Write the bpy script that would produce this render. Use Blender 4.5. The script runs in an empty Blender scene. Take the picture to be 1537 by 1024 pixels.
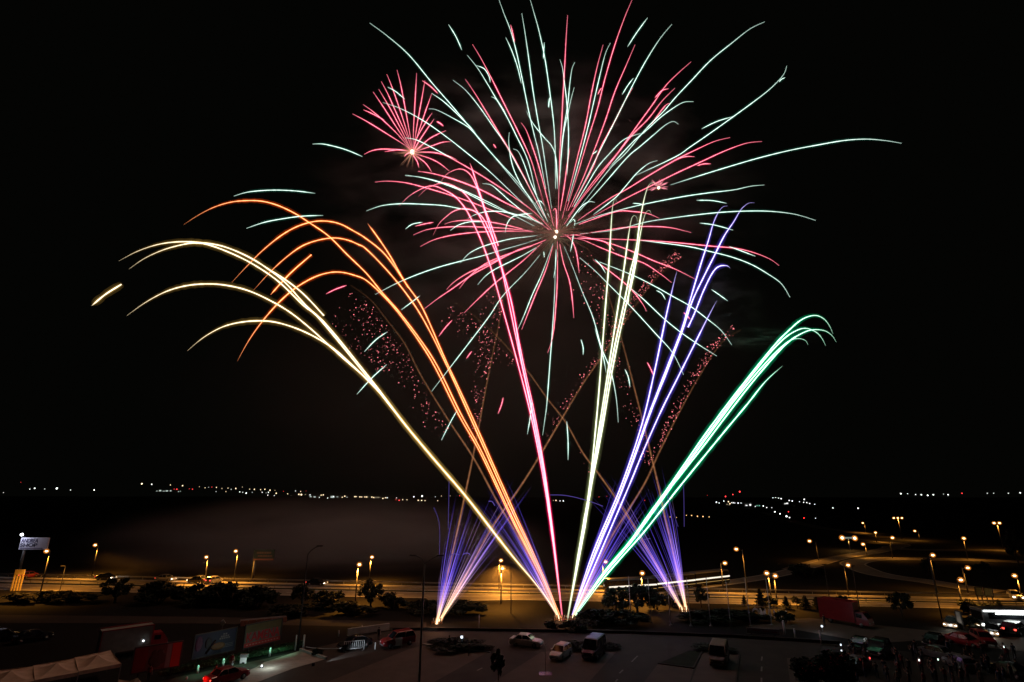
import bpy, bmesh, math, random
from mathutils import Vector, Matrix
R = math.radians
random.seed(7)
scn = bpy.context.scene
col = scn.collection

# ------------------------------------------------------------------ camera, sky, exposure
H = 20.0
PITCH = math.atan(230/768.5)
FP = 768.5
cam = bpy.data.cameras.new('camera')
cam.lens = 18; cam.sensor_width = 36; cam.clip_start = .5; cam.clip_end = 9000
camo = bpy.data.objects.new('camera', cam); col.objects.link(camo)
camo.location = (0, 0, H); camo.rotation_euler = (R(90)+PITCH, 0, 0)
scn.camera = camo

world = bpy.data.worlds.new('World'); scn.world = world
world.use_nodes = True
wn = world.node_tree.nodes; wl = world.node_tree.links
wn.clear()
wout = wn.new('ShaderNodeOutputWorld'); bg = wn.new('ShaderNodeBackground')
bg.inputs[0].default_value = (.95, 1.0, .75, 1); bg.inputs[1].default_value = .0012   # night sky, no moon
wl.new(bg.outputs[0], wout.inputs[0])
scn.view_settings.view_transform = 'Standard'; scn.view_settings.look = 'None'
scn.view_settings.exposure = 0; scn.view_settings.gamma = 1
scn.cycles.transparent_max_bounces = 64
scn.cycles.max_bounces = 5
scn.cycles.volume_bounces = 0
scn.cycles.use_denoising = True
scn.cycles.sample_clamp_indirect = 2.0

# ------------------------------------------------------------------ helpers
CP, SP = math.cos(PITCH), math.sin(PITCH)
def ray(px, py):
    dx = (px-768.5)/FP; dy = (512-py)/FP
    return Vector((dx, CP-SP*dy, SP+CP*dy))
CAM = Vector((0, 0, H))
def gp(px, py, z=0.0):                      # where the sight line through a photo pixel meets height z
    d = ray(px, py); return CAM + d*((z-H)/d.z)
def at(px, py, zc):                         # a point at optical depth zc
    return CAM + ray(px, py)*zc
def atY(px, py, Y):                         # a point on the upright plane y = Y
    d = ray(px, py); return CAM + d*(Y/d.y)
def depth(p): return p.y*CP + (p.z-H)*SP
def top_z(p, py):                           # height above ground point p whose picture row is py
    k = (512-py)/FP
    a = p.y*CP; b = -p.y*SP                 # (b + h*CP)/(a + h*SP) = k
    h = (k*a - b)/(CP - k*SP)
    return H + h

def tag(o, label=None, cat=None, group=None, kind=None):
    if label: o['label'] = label
    if cat: o['category'] = cat
    if group: o['group'] = group
    if kind: o['kind'] = kind
    return o
def empty(name, loc, label, cat, rz=0, group=None):
    o = bpy.data.objects.new(name, None); col.objects.link(o)
    o.location = loc; o.rotation_euler = (0, 0, rz); o.empty_display_size = .3
    return tag(o, label, cat, group)
def link(name, me, mats=(), parent=None):
    o = bpy.data.objects.new(name, me); col.objects.link(o)
    for m in (mats if isinstance(mats, (list, tuple)) else [mats]): me.materials.append(m)
    if parent: o.parent = parent
    return o
def kids(o): return [c for c in o.children]
def dup(root, loc, rz, label=None, scale=None):
    def cp(o, par):
        c = o.copy(); col.objects.link(c); c.parent = par
        for ch in list(o.children): cp(ch, c)
        return c
    r = root.copy(); col.objects.link(r)
    for ch in list(root.children): cp(ch, r)
    r.location = loc; r.rotation_euler = (0, 0, rz)
    if scale: r.scale = scale
    if label: r['label'] = label
    return r

class MB:                                   # collects shapes into ONE mesh
    def __init__(s): s.v = []; s.f = []; s.mi = []; s.cur = 0; s.sm = []
    def add(s, vs, fs, smooth=False):
        b = len(s.v); s.v += [tuple(v) for v in vs]
        for f in fs: s.f.append([i+b for i in f]); s.mi.append(s.cur); s.sm.append(smooth)
    def box(s, c, d, rz=0, rx=0, ry=0):
        M = Matrix.Translation(c) @ Matrix.Rotation(rz, 4, 'Z') @ Matrix.Rotation(ry, 4, 'Y') @ Matrix.Rotation(rx, 4, 'X')
        vs = [M @ Vector((x*d[0]/2, y*d[1]/2, z*d[2]/2)) for x in (-1, 1) for y in (-1, 1) for z in (-1, 1)]
        s.add(vs, [(0,1,3,2),(4,6,7,5),(0,4,5,1),(2,3,7,6),(0,2,6,4),(1,5,7,3)])
    def hexa(s, vs): s.add(vs, [(0,3,2,1),(4,5,6,7),(0,1,5,4),(1,2,6,5),(2,3,7,6),(3,0,4,7)])
    def frustum(s, x0, x1, y, z0, X0, X1, Y, z1):
        s.hexa([(x0,-y,z0),(x1,-y,z0),(x1,y,z0),(x0,y,z0),(X0,-Y,z1),(X1,-Y,z1),(X1,Y,z1),(X0,Y,z1)])
    def tube(s, pts, rad, n=6, cap=True, smooth=True):
        pts = [Vector(p) for p in pts]; m = len(pts)
        if not hasattr(rad, '__len__'): rad = [rad]*m
        b = []; up = Vector((.31, .53, .79)).normalized()
        for i, p in enumerate(pts):
            t = (pts[min(i+1, m-1)] - pts[max(i-1, 0)])
            if t.length < 1e-9: t = Vector((0, 0, 1))
            t.normalize()
            x = up.cross(t)
            if x.length < .05: x = Vector((1, 0, 0)).cross(t)
            x.normalize(); y = t.cross(x); up = y.copy() if abs(y.dot(t)) < .9 else up
            up = (x.cross(t)*-1).normalized()
            for k in range(n):
                a = 2*math.pi*k/n
                b.append(p + (x*math.cos(a) + y*math.sin(a))*rad[i])
        f = []
        for i in range(m-1):
            for k in range(n):
                f.append((i*n+k, i*n+(k+1) % n, (i+1)*n+(k+1) % n, (i+1)*n+k))
        if cap: f.append(tuple(range(n-1, -1, -1))); f.append(tuple((m-1)*n+k for k in range(n)))
        s.add(b, f, smooth)
    def ball(s, c, r, sx=1, sy=1, sz=1, nu=10, nv=6):
        vs = []; f = []
        for j in range(nv+1):
            th = math.pi*j/nv
            for i in range(nu):
                ph = 2*math.pi*i/nu
                vs.append((c[0]+r*sx*math.sin(th)*math.cos(ph), c[1]+r*sy*math.sin(th)*math.sin(ph), c[2]+r*sz*math.cos(th)))
        for j in range(nv):
            for i in range(nu):
                f.append((j*nu+i, (j+1)*nu+i, (j+1)*nu+(i+1) % nu, j*nu+(i+1) % nu))
        s.add(vs, f, True)
    def mesh(s, name):
        me = bpy.data.meshes.new(name); me.from_pydata(s.v, [], s.f)
        me.polygons.foreach_set('material_index', s.mi); me.polygons.foreach_set('use_smooth', s.sm)
        me.update(); return me
    def build(s, name, mats, parent=None): return link(name, s.mesh(name), mats, parent)

# ------------------------------------------------------------------ materials
def nt(name):
    m = bpy.data.materials.new(name); m.use_nodes = True
    t = m.node_tree; t.nodes.clear()
    o = t.nodes.new('ShaderNodeOutputMaterial'); return m, t, o
def mat(name, c, rough=.7, metal=0., var=.35, scale=3., spec=.4, bump=0.):
    m, t, o = nt(name)
    b = t.nodes.new('ShaderNodeBsdfPrincipled'); t.links.new(b.outputs[0], o.inputs[0])
    b.inputs['Roughness'].default_value = rough; b.inputs['Metallic'].default_value = metal
    b.inputs['Specular IOR Level'].default_value = spec
    tc = t.nodes.new('ShaderNodeTexCoord'); n = t.nodes.new('ShaderNodeTexNoise')
    n.inputs['Scale'].default_value = scale; n.inputs['Detail'].default_value = 6; n.inputs['Roughness'].default_value = .65
    t.links.new(tc.outputs['Object'], n.inputs['Vector'])
    r = t.nodes.new('ShaderNodeValToRGB')
    r.color_ramp.elements[0].position = .3; r.color_ramp.elements[1].position = .72
    r.color_ramp.elements[0].color = (*[x*(1-var) for x in c], 1); r.color_ramp.elements[1].color = (*[min(1, x*(1+var)) for x in c], 1)
    t.links.new(n.outputs['Fac'], r.inputs[0]); t.links.new(r.outputs[0], b.inputs['Base Color'])
    if bump:
        bp = t.nodes.new('ShaderNodeBump'); bp.inputs['Strength'].default_value = bump
        t.links.new(n.outputs['Fac'], bp.inputs['Height']); t.links.new(bp.outputs[0], b.inputs['Normal'])
    return m
def emit(name, c, s, sample=False):
    m, t, o = nt(name)
    e = t.nodes.new('ShaderNodeEmission'); e.inputs[0].default_value = (*c, 1); e.inputs[1].default_value = s
    t.links.new(e.outputs[0], o.inputs[0])
    if not sample: m.cycles.emission_sampling = 'NONE'
    return m
def fire(name, additive):                   # burning stars: colour and heat come from the 'glow' attribute
    m, t, o = nt(name)
    a = t.nodes.new('ShaderNodeAttribute'); a.attribute_name = 'glow'
    e = t.nodes.new('ShaderNodeEmission'); t.links.new(a.outputs['Color'], e.inputs[0])
    if additive:
        tr = t.nodes.new('ShaderNodeBsdfTransparent'); ad = t.nodes.new('ShaderNodeAddShader')
        t.links.new(e.outputs[0], ad.inputs[0]); t.links.new(tr.outputs[0], ad.inputs[1]); t.links.new(ad.outputs[0], o.inputs[0])
    else: t.links.new(e.outputs[0], o.inputs[0])
    m.cycles.emission_sampling = 'NONE'
    return m
def halo(name, c, s):                       # see-through glow shell imitating glare round lamps, headlights and flashes
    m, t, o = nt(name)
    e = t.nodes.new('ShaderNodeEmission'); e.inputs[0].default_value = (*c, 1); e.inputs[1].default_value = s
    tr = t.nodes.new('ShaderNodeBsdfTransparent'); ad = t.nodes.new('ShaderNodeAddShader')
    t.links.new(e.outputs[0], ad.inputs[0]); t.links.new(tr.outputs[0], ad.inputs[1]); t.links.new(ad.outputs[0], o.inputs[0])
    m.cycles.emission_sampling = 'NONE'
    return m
def smoke_mat(name, c, dens, scale, lo, hi, stretch=(1, 1, 1)):
    m, t, o = nt(name)
    v = t.nodes.new('ShaderNodeVolumeScatter'); v.inputs['Color'].default_value = (*c, 1); v.inputs['Anisotropy'].default_value = .1
    tc = t.nodes.new('ShaderNodeTexCoord'); mp = t.nodes.new('ShaderNodeMapping'); mp.inputs['Scale'].default_value = stretch
    n = t.nodes.new('ShaderNodeTexNoise'); n.inputs['Scale'].default_value = scale; n.inputs['Detail'].default_value = 5; n.inputs['Distortion'].default_value = .6
    t.links.new(tc.outputs['Object'], mp.inputs[0]); t.links.new(mp.outputs[0], n.inputs['Vector'])
    mr = t.nodes.new('ShaderNodeMapRange'); mr.inputs[1].default_value = lo; mr.inputs[2].default_value = hi
    t.links.new(n.outputs['Fac'], mr.inputs[0])
    le = t.nodes.new('ShaderNodeVectorMath'); le.operation = 'LENGTH'; t.links.new(tc.outputs['Object'], le.inputs[0])
    fo = t.nodes.new('ShaderNodeMapRange'); fo.interpolation_type = 'SMOOTHSTEP'
    fo.inputs[1].default_value = 1.0; fo.inputs[2].default_value = .0; fo.inputs[3].default_value = 0; fo.inputs[4].default_value = 1
    t.links.new(le.outputs['Value'], fo.inputs[0])
    mu = t.nodes.new('ShaderNodeMath'); mu.operation = 'MULTIPLY'; t.links.new(mr.outputs[0], mu.inputs[0]); t.links.new(fo.outputs[0], mu.inputs[1])
    m2 = t.nodes.new('ShaderNodeMath'); m2.operation = 'MULTIPLY'; m2.inputs[1].default_value = dens; t.links.new(mu.outputs[0], m2.inputs[0])
    t.links.new(m2.outputs[0], v.inputs['Density']); t.links.new(v.outputs[0], o.inputs['Volume'])
    m.cycles.volume_step_rate = 1.0
    return m

M = dict(
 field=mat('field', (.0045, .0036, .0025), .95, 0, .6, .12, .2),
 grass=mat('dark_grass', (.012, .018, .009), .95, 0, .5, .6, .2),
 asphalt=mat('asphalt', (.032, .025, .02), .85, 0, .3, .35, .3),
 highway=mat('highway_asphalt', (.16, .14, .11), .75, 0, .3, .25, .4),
 paving=mat('paving', (.08, .06, .047), .85, 0, .2, .5, .3),
 concrete=mat('concrete', (.3, .28, .25), .85, 0, .25, .8, .3),
 kerb=mat('kerb', (.3, .3, .28), .85, 0, .2, 1.),
 mark=mat('road_paint', (.5, .5, .46), .7, 0, .3, 1.5),
 worn=mat('worn_paint', (.17, .16, .14), .8, 0, .4, 2.),
 steel=mat('galvanised_steel', (.2, .2, .2), .55, .3, .2, 2.),
 darksteel=mat('dark_steel', (.06, .06, .065), .5, .5, .2, 2.),
 whitepole=mat('white_pole', (.55, .56, .58), .4, 0, .1, 2.),
 white=mat('white_paint', (.7, .7, .7), .3, 0, .08, 2., .6),
 dirtywhite=mat('dirty_white_panel', (.22, .21, .2), .5, 0, .25, 1.), letter=mat('pale_letters', (.6, .58, .62), .6, 0, .1),
 black=mat('black_paint', (.012, .012, .014), .25, 0, .2, 2., .6),
 darkgrey=mat('dark_grey_paint', (.05, .05, .055), .4, 0, .2, 2.), darkbeige=mat('dull_beige_paint', (.2, .15, .1), .6, 0, .2, 2.),
 grey=mat('grey_paint', (.12, .12, .13), .3, 0, .2, 2., .6),
 red=mat('red_paint', (.28, .008, .014), .3, 0, .15, 2., .6),
 darkred=mat('dark_red_paint', (.19, .006, .009), .3, 0, .15, 2., .6),
 brown=mat('brown_paint', (.10, .055, .035), .5, 0, .2, 2.),
 beige=mat('beige_canvas', (.5, .38, .28), .9, 0, .2, 1.2),
 glass=mat('dark_glass', (.01, .012, .015), .08, 0, .1, 1., .8),
 rubber=mat('rubber', (.015, .015, .015), .9),
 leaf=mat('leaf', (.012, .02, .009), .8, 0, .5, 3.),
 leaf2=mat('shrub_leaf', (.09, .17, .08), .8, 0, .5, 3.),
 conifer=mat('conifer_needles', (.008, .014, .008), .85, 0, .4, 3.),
 bark=mat('bark', (.06, .045, .03), .95, 0, .4, 6.),
 flower=mat('red_flowers', (.3, .03, .05), .8),
 skin=mat('skin', (.35, .2, .14), .6), hair=mat('hair', (.03, .02, .015), .7),
 cloth_dark=mat('dark_cloth', (.03, .03, .04), .9), cloth_red=mat('red_cloth', (.25, .02, .03), .9),
 cloth_white=mat('white_cloth', (.65, .65, .68), .9), cloth_blue=mat('denim', (.04, .06, .12), .9), cloth_grey=mat('grey_cloth', (.14, .14, .15), .9),
 brick=mat('brick_red_panel', (.30, .12, .08), .85, 0, .35, 1.2),
 lamp_hot=emit('sodium_lamp', (1, .62, .26), 9), lamp_pole=mat('lamp_pole', (.055, .055, .055), .7), lamp_halo=halo('sodium_glare', (1, .30, .04), .26),
 lamp_white=emit('white_lamp', (.9, .95, 1), 6),
 head=emit('headlight', (1, .9, .72), 7), headhalo=halo('headlight_glare', (1, .5, .15), .15), headw=emit('white_headlight', (.95, 1, .95), 9),
 band=emit('streak_glow', (1, .88, .72), 1.15), amber=emit('amber_streak_glow', (1, .6, .2), .5),
 tail=emit('taillight', (1, .06, .04), 4), tailoff=mat('taillight_off', (.3, .01, .01), .3),
 headoff=mat('headlight_off', (.6, .6, .6), .15, 0, .1),
 core=fire('burning_star', False), shell=fire('star_glow', True),
)

def plight(name, loc, power, c, parent, r=.15, spot=None):
    l = bpy.data.lights.new(name, 'SPOT' if spot else 'POINT'); l.energy = power; l.color = c; l.shadow_soft_size = r
    if spot: l.spot_size = spot; l.spot_blend = .6
    o = bpy.data.objects.new(name, l); col.objects.link(o); o.parent = parent; o.location = loc
    return o

# ------------------------------------------------------------------ ground and roads
def sheet(name, polys, z, m, kind='structure'):
    mb = MB()
    for p in polys: mb.add([(q.x, q.y, z) for q in p], [tuple(range(len(p)))])
    o = mb.build(name, m)
    for pl in o.data.polygons:
        if pl.normal.z < 0: pl.flip()
    if kind: o['kind'] = kind
    return o
mb = MB(); S = 3500; n = 40
g = [-S + 2*S*i/n for i in range(n+1)]
mb.add([(x, y, 0) for y in g for x in g], [(j*(n+1)+i, j*(n+1)+i+1, (j+1)*(n+1)+i+1, (j+1)*(n+1)+i) for j in range(n) for i in range(n)])
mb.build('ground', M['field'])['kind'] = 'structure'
# low hills on which the far town lies
mb = MB(); nx, ny = 80, 14; vs = []
for j in range(ny+1):
    for i in range(nx+1):
        x = -3300 + 6600*i/nx; y = 800 + 2400*j/ny
        k = min(1, max(0, (y-850)/900)); k = k*k*(3-2*k)
        h = 2 + 6*(.5-.5*math.tanh((x+900)/250)) + .8*math.sin(x*.004+1) + .7*math.sin(x*.011)
        vs.append((x, y, -.4 + k*h))
mb.add(vs, [(j*(nx+1)+i, j*(nx+1)+i+1, (j+1)*(nx+1)+i+1, (j+1)*(nx+1)+i) for j in range(ny) for i in range(nx)], True)
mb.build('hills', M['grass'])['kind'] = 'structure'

def lerp(a, b, t): return a + (b-a)*t
TL, TR, BL, BR = gp(0, 866), gp(1537, 899), gp(0, 886), gp(1537, 915.5)
def hw(u, t):                                # u along the road (0..1 across the picture), t 0 far edge .. 1 near edge
    return lerp(lerp(TL, TR, u), lerp(BL, BR, u), t)
def strip(t0, t1, u0=-.6, u1=1.9): return [hw(u0, t1), hw(u1, t1), hw(u1, t0), hw(u0, t0)]
HA = (TR-TL); HANG = math.atan2(HA.y, HA.x); HL = HA.length
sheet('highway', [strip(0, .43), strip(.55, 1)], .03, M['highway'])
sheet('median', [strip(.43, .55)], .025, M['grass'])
for t in (.015, .415, .565, .985):
    pass
sheet('edge_line', [strip(t-.008, t+.008) for t in (.03, .40, .58, .965)], .036, M['mark'])
dash = []
for k in range(-20, 60):
    u = k/28
    for t in (.215, .775): dash.append(strip(t-.006, t+.006, u, u+.014))
sheet('lane_dashes', dash, .036, M['mark'])
# slip road leaving to the right behind the highway, and the interchange loops
def smooth(pts, n=10, closed=False):
    out = []
    m = len(pts)
    for i in range(m-1):
        p0 = pts[max(i-1, 0)]; p1 = pts[i]; p2 = pts[i+1]; p3 = pts[min(i+2, m-1)]
        for k in range(n):
            t = k/n
            out.append(.5*((2*p1) + (p2-p0)*t + (2*p0-5*p1+4*p2-p3)*t*t + (3*p1-p0-3*p2+p3)*t**3))
    out.append(pts[-1].copy()); return out
def road(name, px, width, m, z, mark=False):
    pts = smooth([gp(*p) for p in px], 10)
    L = []; Rr = []; e = []
    for i, p in enumerate(pts):
        t = (pts[min(i+1, len(pts)-1)] - pts[max(i-1, 0)]); t.z = 0; t.normalize(); nrm = Vector((-t.y, t.x, 0))
        L.append(p+nrm*width/2); Rr.append(p-nrm*width/2)
        e.append((p+nrm*(width/2-.3), p+nrm*(width/2-.55), p-nrm*(width/2-.55), p-nrm*(width/2-.3)))
    sheet(name, [[Rr[i], Rr[i+1], L[i+1], L[i]] for i in range(len(pts)-1)], z, m)
    if mark:
        sheet('edge_line', [[a[1], b[1], b[0], a[0]] for a, b in zip(e[:-1], e[1:])]+[[a[3], b[3], b[2], a[2]] for a, b in zip(e[:-1], e[1:])], z+.006, M['mark'])
    return pts
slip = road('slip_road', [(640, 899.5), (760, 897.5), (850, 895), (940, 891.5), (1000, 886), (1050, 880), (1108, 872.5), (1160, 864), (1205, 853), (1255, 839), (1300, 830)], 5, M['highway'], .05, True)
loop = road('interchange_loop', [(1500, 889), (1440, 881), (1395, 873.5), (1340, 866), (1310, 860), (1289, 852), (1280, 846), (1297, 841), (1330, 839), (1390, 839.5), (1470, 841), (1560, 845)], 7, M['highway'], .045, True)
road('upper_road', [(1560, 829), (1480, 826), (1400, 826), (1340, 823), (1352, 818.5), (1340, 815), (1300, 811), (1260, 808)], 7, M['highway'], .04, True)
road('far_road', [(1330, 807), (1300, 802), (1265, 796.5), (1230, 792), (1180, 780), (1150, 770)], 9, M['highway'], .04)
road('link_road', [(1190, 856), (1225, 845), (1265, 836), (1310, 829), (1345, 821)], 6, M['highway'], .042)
# service road and lot in front
P = lambda *a: [gp(*q) for q in a]
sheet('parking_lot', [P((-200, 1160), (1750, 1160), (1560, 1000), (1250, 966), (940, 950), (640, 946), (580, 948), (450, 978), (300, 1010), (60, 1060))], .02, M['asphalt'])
sheet('parking_bays', [P((470, 1033), (611, 976), (636, 968.5), (690, 973), (731, 980), (636, 1033)),
                       P((728, 1033), (813, 979), (870, 975), (925, 979), (876, 1033)),
                       P((988, 996.5), (1041, 1004), (1033, 1033), (960, 1033)), P((1056, 977), (1110, 983), (1104, 1033), (1034, 1033)),
                       P((1181, 988), (1200, 990), (1197, 1033), (1187, 1033))], .03, M['paving'])
sheet('grass_wedge', [P((991, 995), (1034, 977), (1054, 977), (1041, 1003))], .034, M['grass'])
dd = []
for a, b in (((716, 1007), (724, 1003)), ((930, 1011), (935, 1006)), ((948, 994), (957, 985)), ((924, 1024), (927, 1020)), ((1143, 992), (1144, 986)), ((1143, 1008), (1143.5, 1001)), ((1143, 1026), (1143, 1018))):
    A, B = gp(*a), gp(*b); t = (B-A).normalized(); nn = Vector((-t.y, t.x, 0))*.09
    dd.append([A-nn, A+nn, B+nn, B-nn])
sheet('lane_dashes', dd, .03, M['worn'])
sheet('concrete_ramp', [P((383, 1003), (396, 995), (451, 977), (489, 990), (440, 1004), (388, 1024), (350, 1033), (345, 1018))], .045, M['concrete'])
sheet('service_road', [P((-150, 935), (300, 936), (640, 943), (640, 934), (300, 926), (-150, 922))], .018, M['asphalt'])
sheet('access_road', [P((1120, 934), (1215, 928), (1330, 940), (1420, 950), (1600, 962), (1600, 985), (1380, 962), (1310, 966), (1190, 945), (1130, 945))], .04, M['paving'])
def kerb(name, px, w=.25, h=.14, m='kerb'):
    mb = MB(); pts = [gp(*p) for p in px]
    for a, b in zip(pts[:-1], pts[1:]):
        d = b-a; mb.box(((a.x+b.x)/2, (a.y+b.y)/2, h/2), (d.length+w*.5, w, h), math.atan2(d.y, d.x))
    return mb.build(name, M[m])
tag(kerb('kerb', [(451, 977), (489, 990)], .3, .3), kind='structure')
tag(kerb('kerb', [(633, 968), (690, 974), (735, 980)]), kind='structure')
tag(kerb('kerb', [(988, 997), (1041, 1004), (1055, 977)], .2, .14, 'asphalt'), kind='structure')
tag(kerb('kerb', [(1110, 983), (1104, 1030)], .2, .14, 'asphalt'), kind='structure')
tag(kerb('retaining_wall', [(522, 954), (583, 945.5)], .35, .9, 'concrete'), 'low pale concrete wall lit white behind the black car', 'wall')
w = kerb('boundary_wall', [(590, 947), (640, 946), (800, 948.5), (940, 951), (1100, 957), (1260, 967)], .3, .4, 'asphalt')
tag(w, 'long low dark wall between the parking lot and the launch field', 'wall')

# ------------------------------------------------------------------ fireworks
FR = dict(O=(0, 0, 1), A=(100, 250, 2.9267), B=(450, 20, 3.4125), C=(750, 0, 3.4125), D=(550, 240, 3.4125), E=(900, 80, 2.73), F=(850, 400, 3.011),
          G=(500, 400, 3.4125), H=(620, 680, 3.7917), I=(820, 680, 3.7917), J=(520, 90, 6.025))
def px(fr, s):
    x0, y0, k = FR[fr]; return [(x0+float(a)/k, y0+float(b)/k) for a, b in (q.split(',') for q in s.split())]
COL = dict(r=((2.6, .78, .95), (.30, .002, .034)), c=((3.0, 1.0, 1.2), (.36, .003, .045)), g=((1.5, 1.9, 1.7), (.012, .062, .042)), y=((2.3, 1.9, 1.25), (.11, .065, .014)),
           o=((2.7, 1.15, .45), (.36, .035, .0)), w=((1.9, 2.05, 1.5), (.065, .075, .03)), p=((1.75, 1.5, 2.3), (.045, .03, .30)),
           G=((1.9, 2.5, 2.1), (.0, .22, .09)))
def sm2(pts, n):
    v = [Vector((a, b, 0)) for a, b in pts]
    if len(v) == 2: return [v[0].lerp(v[1], i/n) for i in range(n+1)]
    return smooth(v, n)
class Fire(MB):
    def __init__(s): super().__init__(); s.cv = []
    def streak(s, P3, rad, c, heat, shellk=2.2, n=5):
        core, sh = COL[c]
        s.cur = 0; s.tube(P3, rad, n)
        for h in heat: s.cv += [(core[0]*h, core[1]*h, core[2]*h, 1)]*n
        if sum(sh) > 0 and shellk:
            for kk, q in ((1.25, .7), (2.7, .14)):
                s.cur = 1; s.tube(P3, [r*shellk*kk for r in rad], n+2, cap=False)
                for h in heat: s.cv += [(sh[0]*h*q, sh[1]*h*q, sh[2]*h*q, 1)]*(n+2)
        s.cur = 0
    def build(s, name, parent):
        me = s.mesh(name)
        a = me.color_attributes.new('glow', 'FLOAT_COLOR', 'POINT')
        flat = [x for c in s.cv for x in c]; a.data.foreach_set('color', flat)
        return link(name, me, [M['core'], M['shell']], parent)
def rel(parent, P3): return [p - parent.location for p in P3]

def burst_streak(parent, cpx, zc, rad_px, c, pts, w, name='star_trail'):
    q = sm2(pts, 9)
    d = [math.hypot(p.x-cpx[0], p.y-cpx[1]) for p in q]
    if d[0] > d[-1]: q.reverse(); d.reverse()
    rho = max(d); k = 0.0
    if rho < rad_px*1.4:
        k = math.sqrt(max(0, (rad_px*random.uniform(.8, 1.05))**2 - rho**2))/rho
        k = min(k, 1.3)*random.choice((-1, 1))*random.uniform(.5, 1)
    P3 = []; rr = []; hh = []; m = len(q)
    L = sum((q[i+1]-q[i]).length for i in range(m-1)); s = 0
    inner = d[0] < .33*rho and rho > 60
    for i, p in enumerate(q):
        if i: s += (q[i]-q[i-1]).length
        t = s/L
        z = zc + k*d[i]*zc/FP
        P3.append(at(p.x, p.y, z))
        if inner:
            g0 = .22 if c == 'r' else .08; g_ = g0 + (1-g0)*min(1, max(0, (d[i]/rho-.10)/.42)); 
        else: g_ = .25 + .75*min(1, t/.15)
        tip = min(1, .12+(1-t)/.30)*random.uniform(.78, 1.12)
        rr.append(w/2*z/FP*(.45+.55*g_)*(.35+.65*tip)); hh.append((.3+.7*g_)*(.35+.65*tip) if inner else g_*(.4+.6*tip))
    f = Fire(); f.streak(rel(parent, P3), rr, c, hh)
    return f.build(name, parent)

BZ = 150
SH_RED = empty('firework_burst', at(835, 348, BZ), 'large crimson firework burst spreading from the upper centre of the sky', 'firework', group='aerial shell bursts')
SH_GRN = empty('firework_burst', at(833, 356, BZ), 'large pale green and white firework burst with the longest outflung trails', 'firework', group='aerial shell bursts')
SH_SML = empty('firework_burst', at(619, 228.5, BZ*1.02), 'small crimson burst at the upper left beside the large one', 'firework', group='aerial shell bursts')
SH_TNY = empty('firework_burst', at(988.6, 282, BZ*.9), 'tiny orange spark burst at the tip of a white comet', 'firework', group='aerial shell bursts')
RED = '''B 620,710 690,712 760,735 860,790 960,850 1080,930 1200,1018 1290,1110
B 885,160 930,235 980,330 1030,430 1070,510 1120,610 1180,740 1220,870 1260,1010
B 848,338 900,415 970,530 1030,630 1090,730 1150,840 1200,940 1260,1050
B 1080,60 1090,100 1100,150
B 1133,560 1160,600 1190,680 1220,770 1250,880 1280,1000 1300,1090
B 627,345 670,375 708,412
B 700,555 720,566 735,578
B 990,670 998,679 1005,690
B 605,810 680,820 780,850 880,885 980,930 1080,985 1150,1020 1280,1110
B 385,865 450,860 540,868 630,890 750,925 870,965 960,1000 1100,1055
D 265,58 380,80 480,110 600,160 700,215 800,260 900,330
D 250,340 300,328 345,320
D 240,385 310,358 400,345 500,342 600,345 700,350 850,365
D 275,445 340,412 420,390 520,375 620,368 740,365 860,368
D 400,330 450,315 540,310 640,320 720,335 800,355
D 410,665 450,625 520,580 600,545 700,500 780,460 860,435 920,410
D 295,765 360,715 440,660 540,590 640,535 740,480 830,445 920,410
D 475,660 520,605 590,545 680,500 850,440
D 500,785 570,715 650,640 730,575 810,510 900,425
D 795,870 830,780 870,680 920,560 955,440
D 978,420 978,600 970,750 955,900 928,990
D 990,430 1010,530 1040,620 1055,720 1062,810
D 1005,380 1040,400 1065,440 1080,500 1090,580
D 1080,400 1150,405 1220,420 1260,455 1270,465
D 955,262 966,250 972,262 974,310 975,360
D 1500,300 1440,275 1365,265 1300,262 1230,280 1160,305 1090,330
D 370,905 400,865 440,820
D 512,1018 525,1000 540,980
E 375,735 290,715 200,710 100,715 0,730 -80,742 -160,752
E 390,925 310,885 220,850 140,815 60,785 -10,765 -100,745 -150,745
E 295,940 250,905 180,860 100,835 0,795 -70,765 -130,755
E 735,870 700,845 640,820 560,800 450,790 330,778 200,768 50,762 -80,758
F 365,433 380,460 395,495
F 530,208 545,222 560,240
F 362,203 345,170 290,100 200,25 120,-30
G 872,670 862,710 845,755
A 1140,560 1180,540 1230,522
C 348,78 340,200 335,300 325,480 318,620 308,800 302,1020 297,1150
C 360,755 345,850 330,960 310,1080
C 530,230 500,340 470,480 440,640 400,800 350,1000 320,1120
C 678,0 640,90 590,230 540,400 500,560 450,720 400,890 340,1080
C 693,230 650,330 590,470 540,620 480,780 420,930 350,1080
C 682,450 640,520 590,620 520,750 470,870 370,1060
C 980,317 920,370 850,440 780,540 700,650 600,790 500,920 420,1020 330,1150
C 897,452 830,520 760,610 680,690 600,790 480,930 350,1110
C 865,455 830,465 795,502
C 875,530 845,545 775,640
C 525,450 515,460 502,485
C 1180,705 1100,725 1000,770 900,820 780,890 650,970 560,1020 400,1130
C 1343,725 1260,735 1150,775 1030,830 900,890 780,950 640,1020 420,1140
C 997,803 950,803 900,820 860,845
C 1082,840 1045,840 1010,850'''
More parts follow.
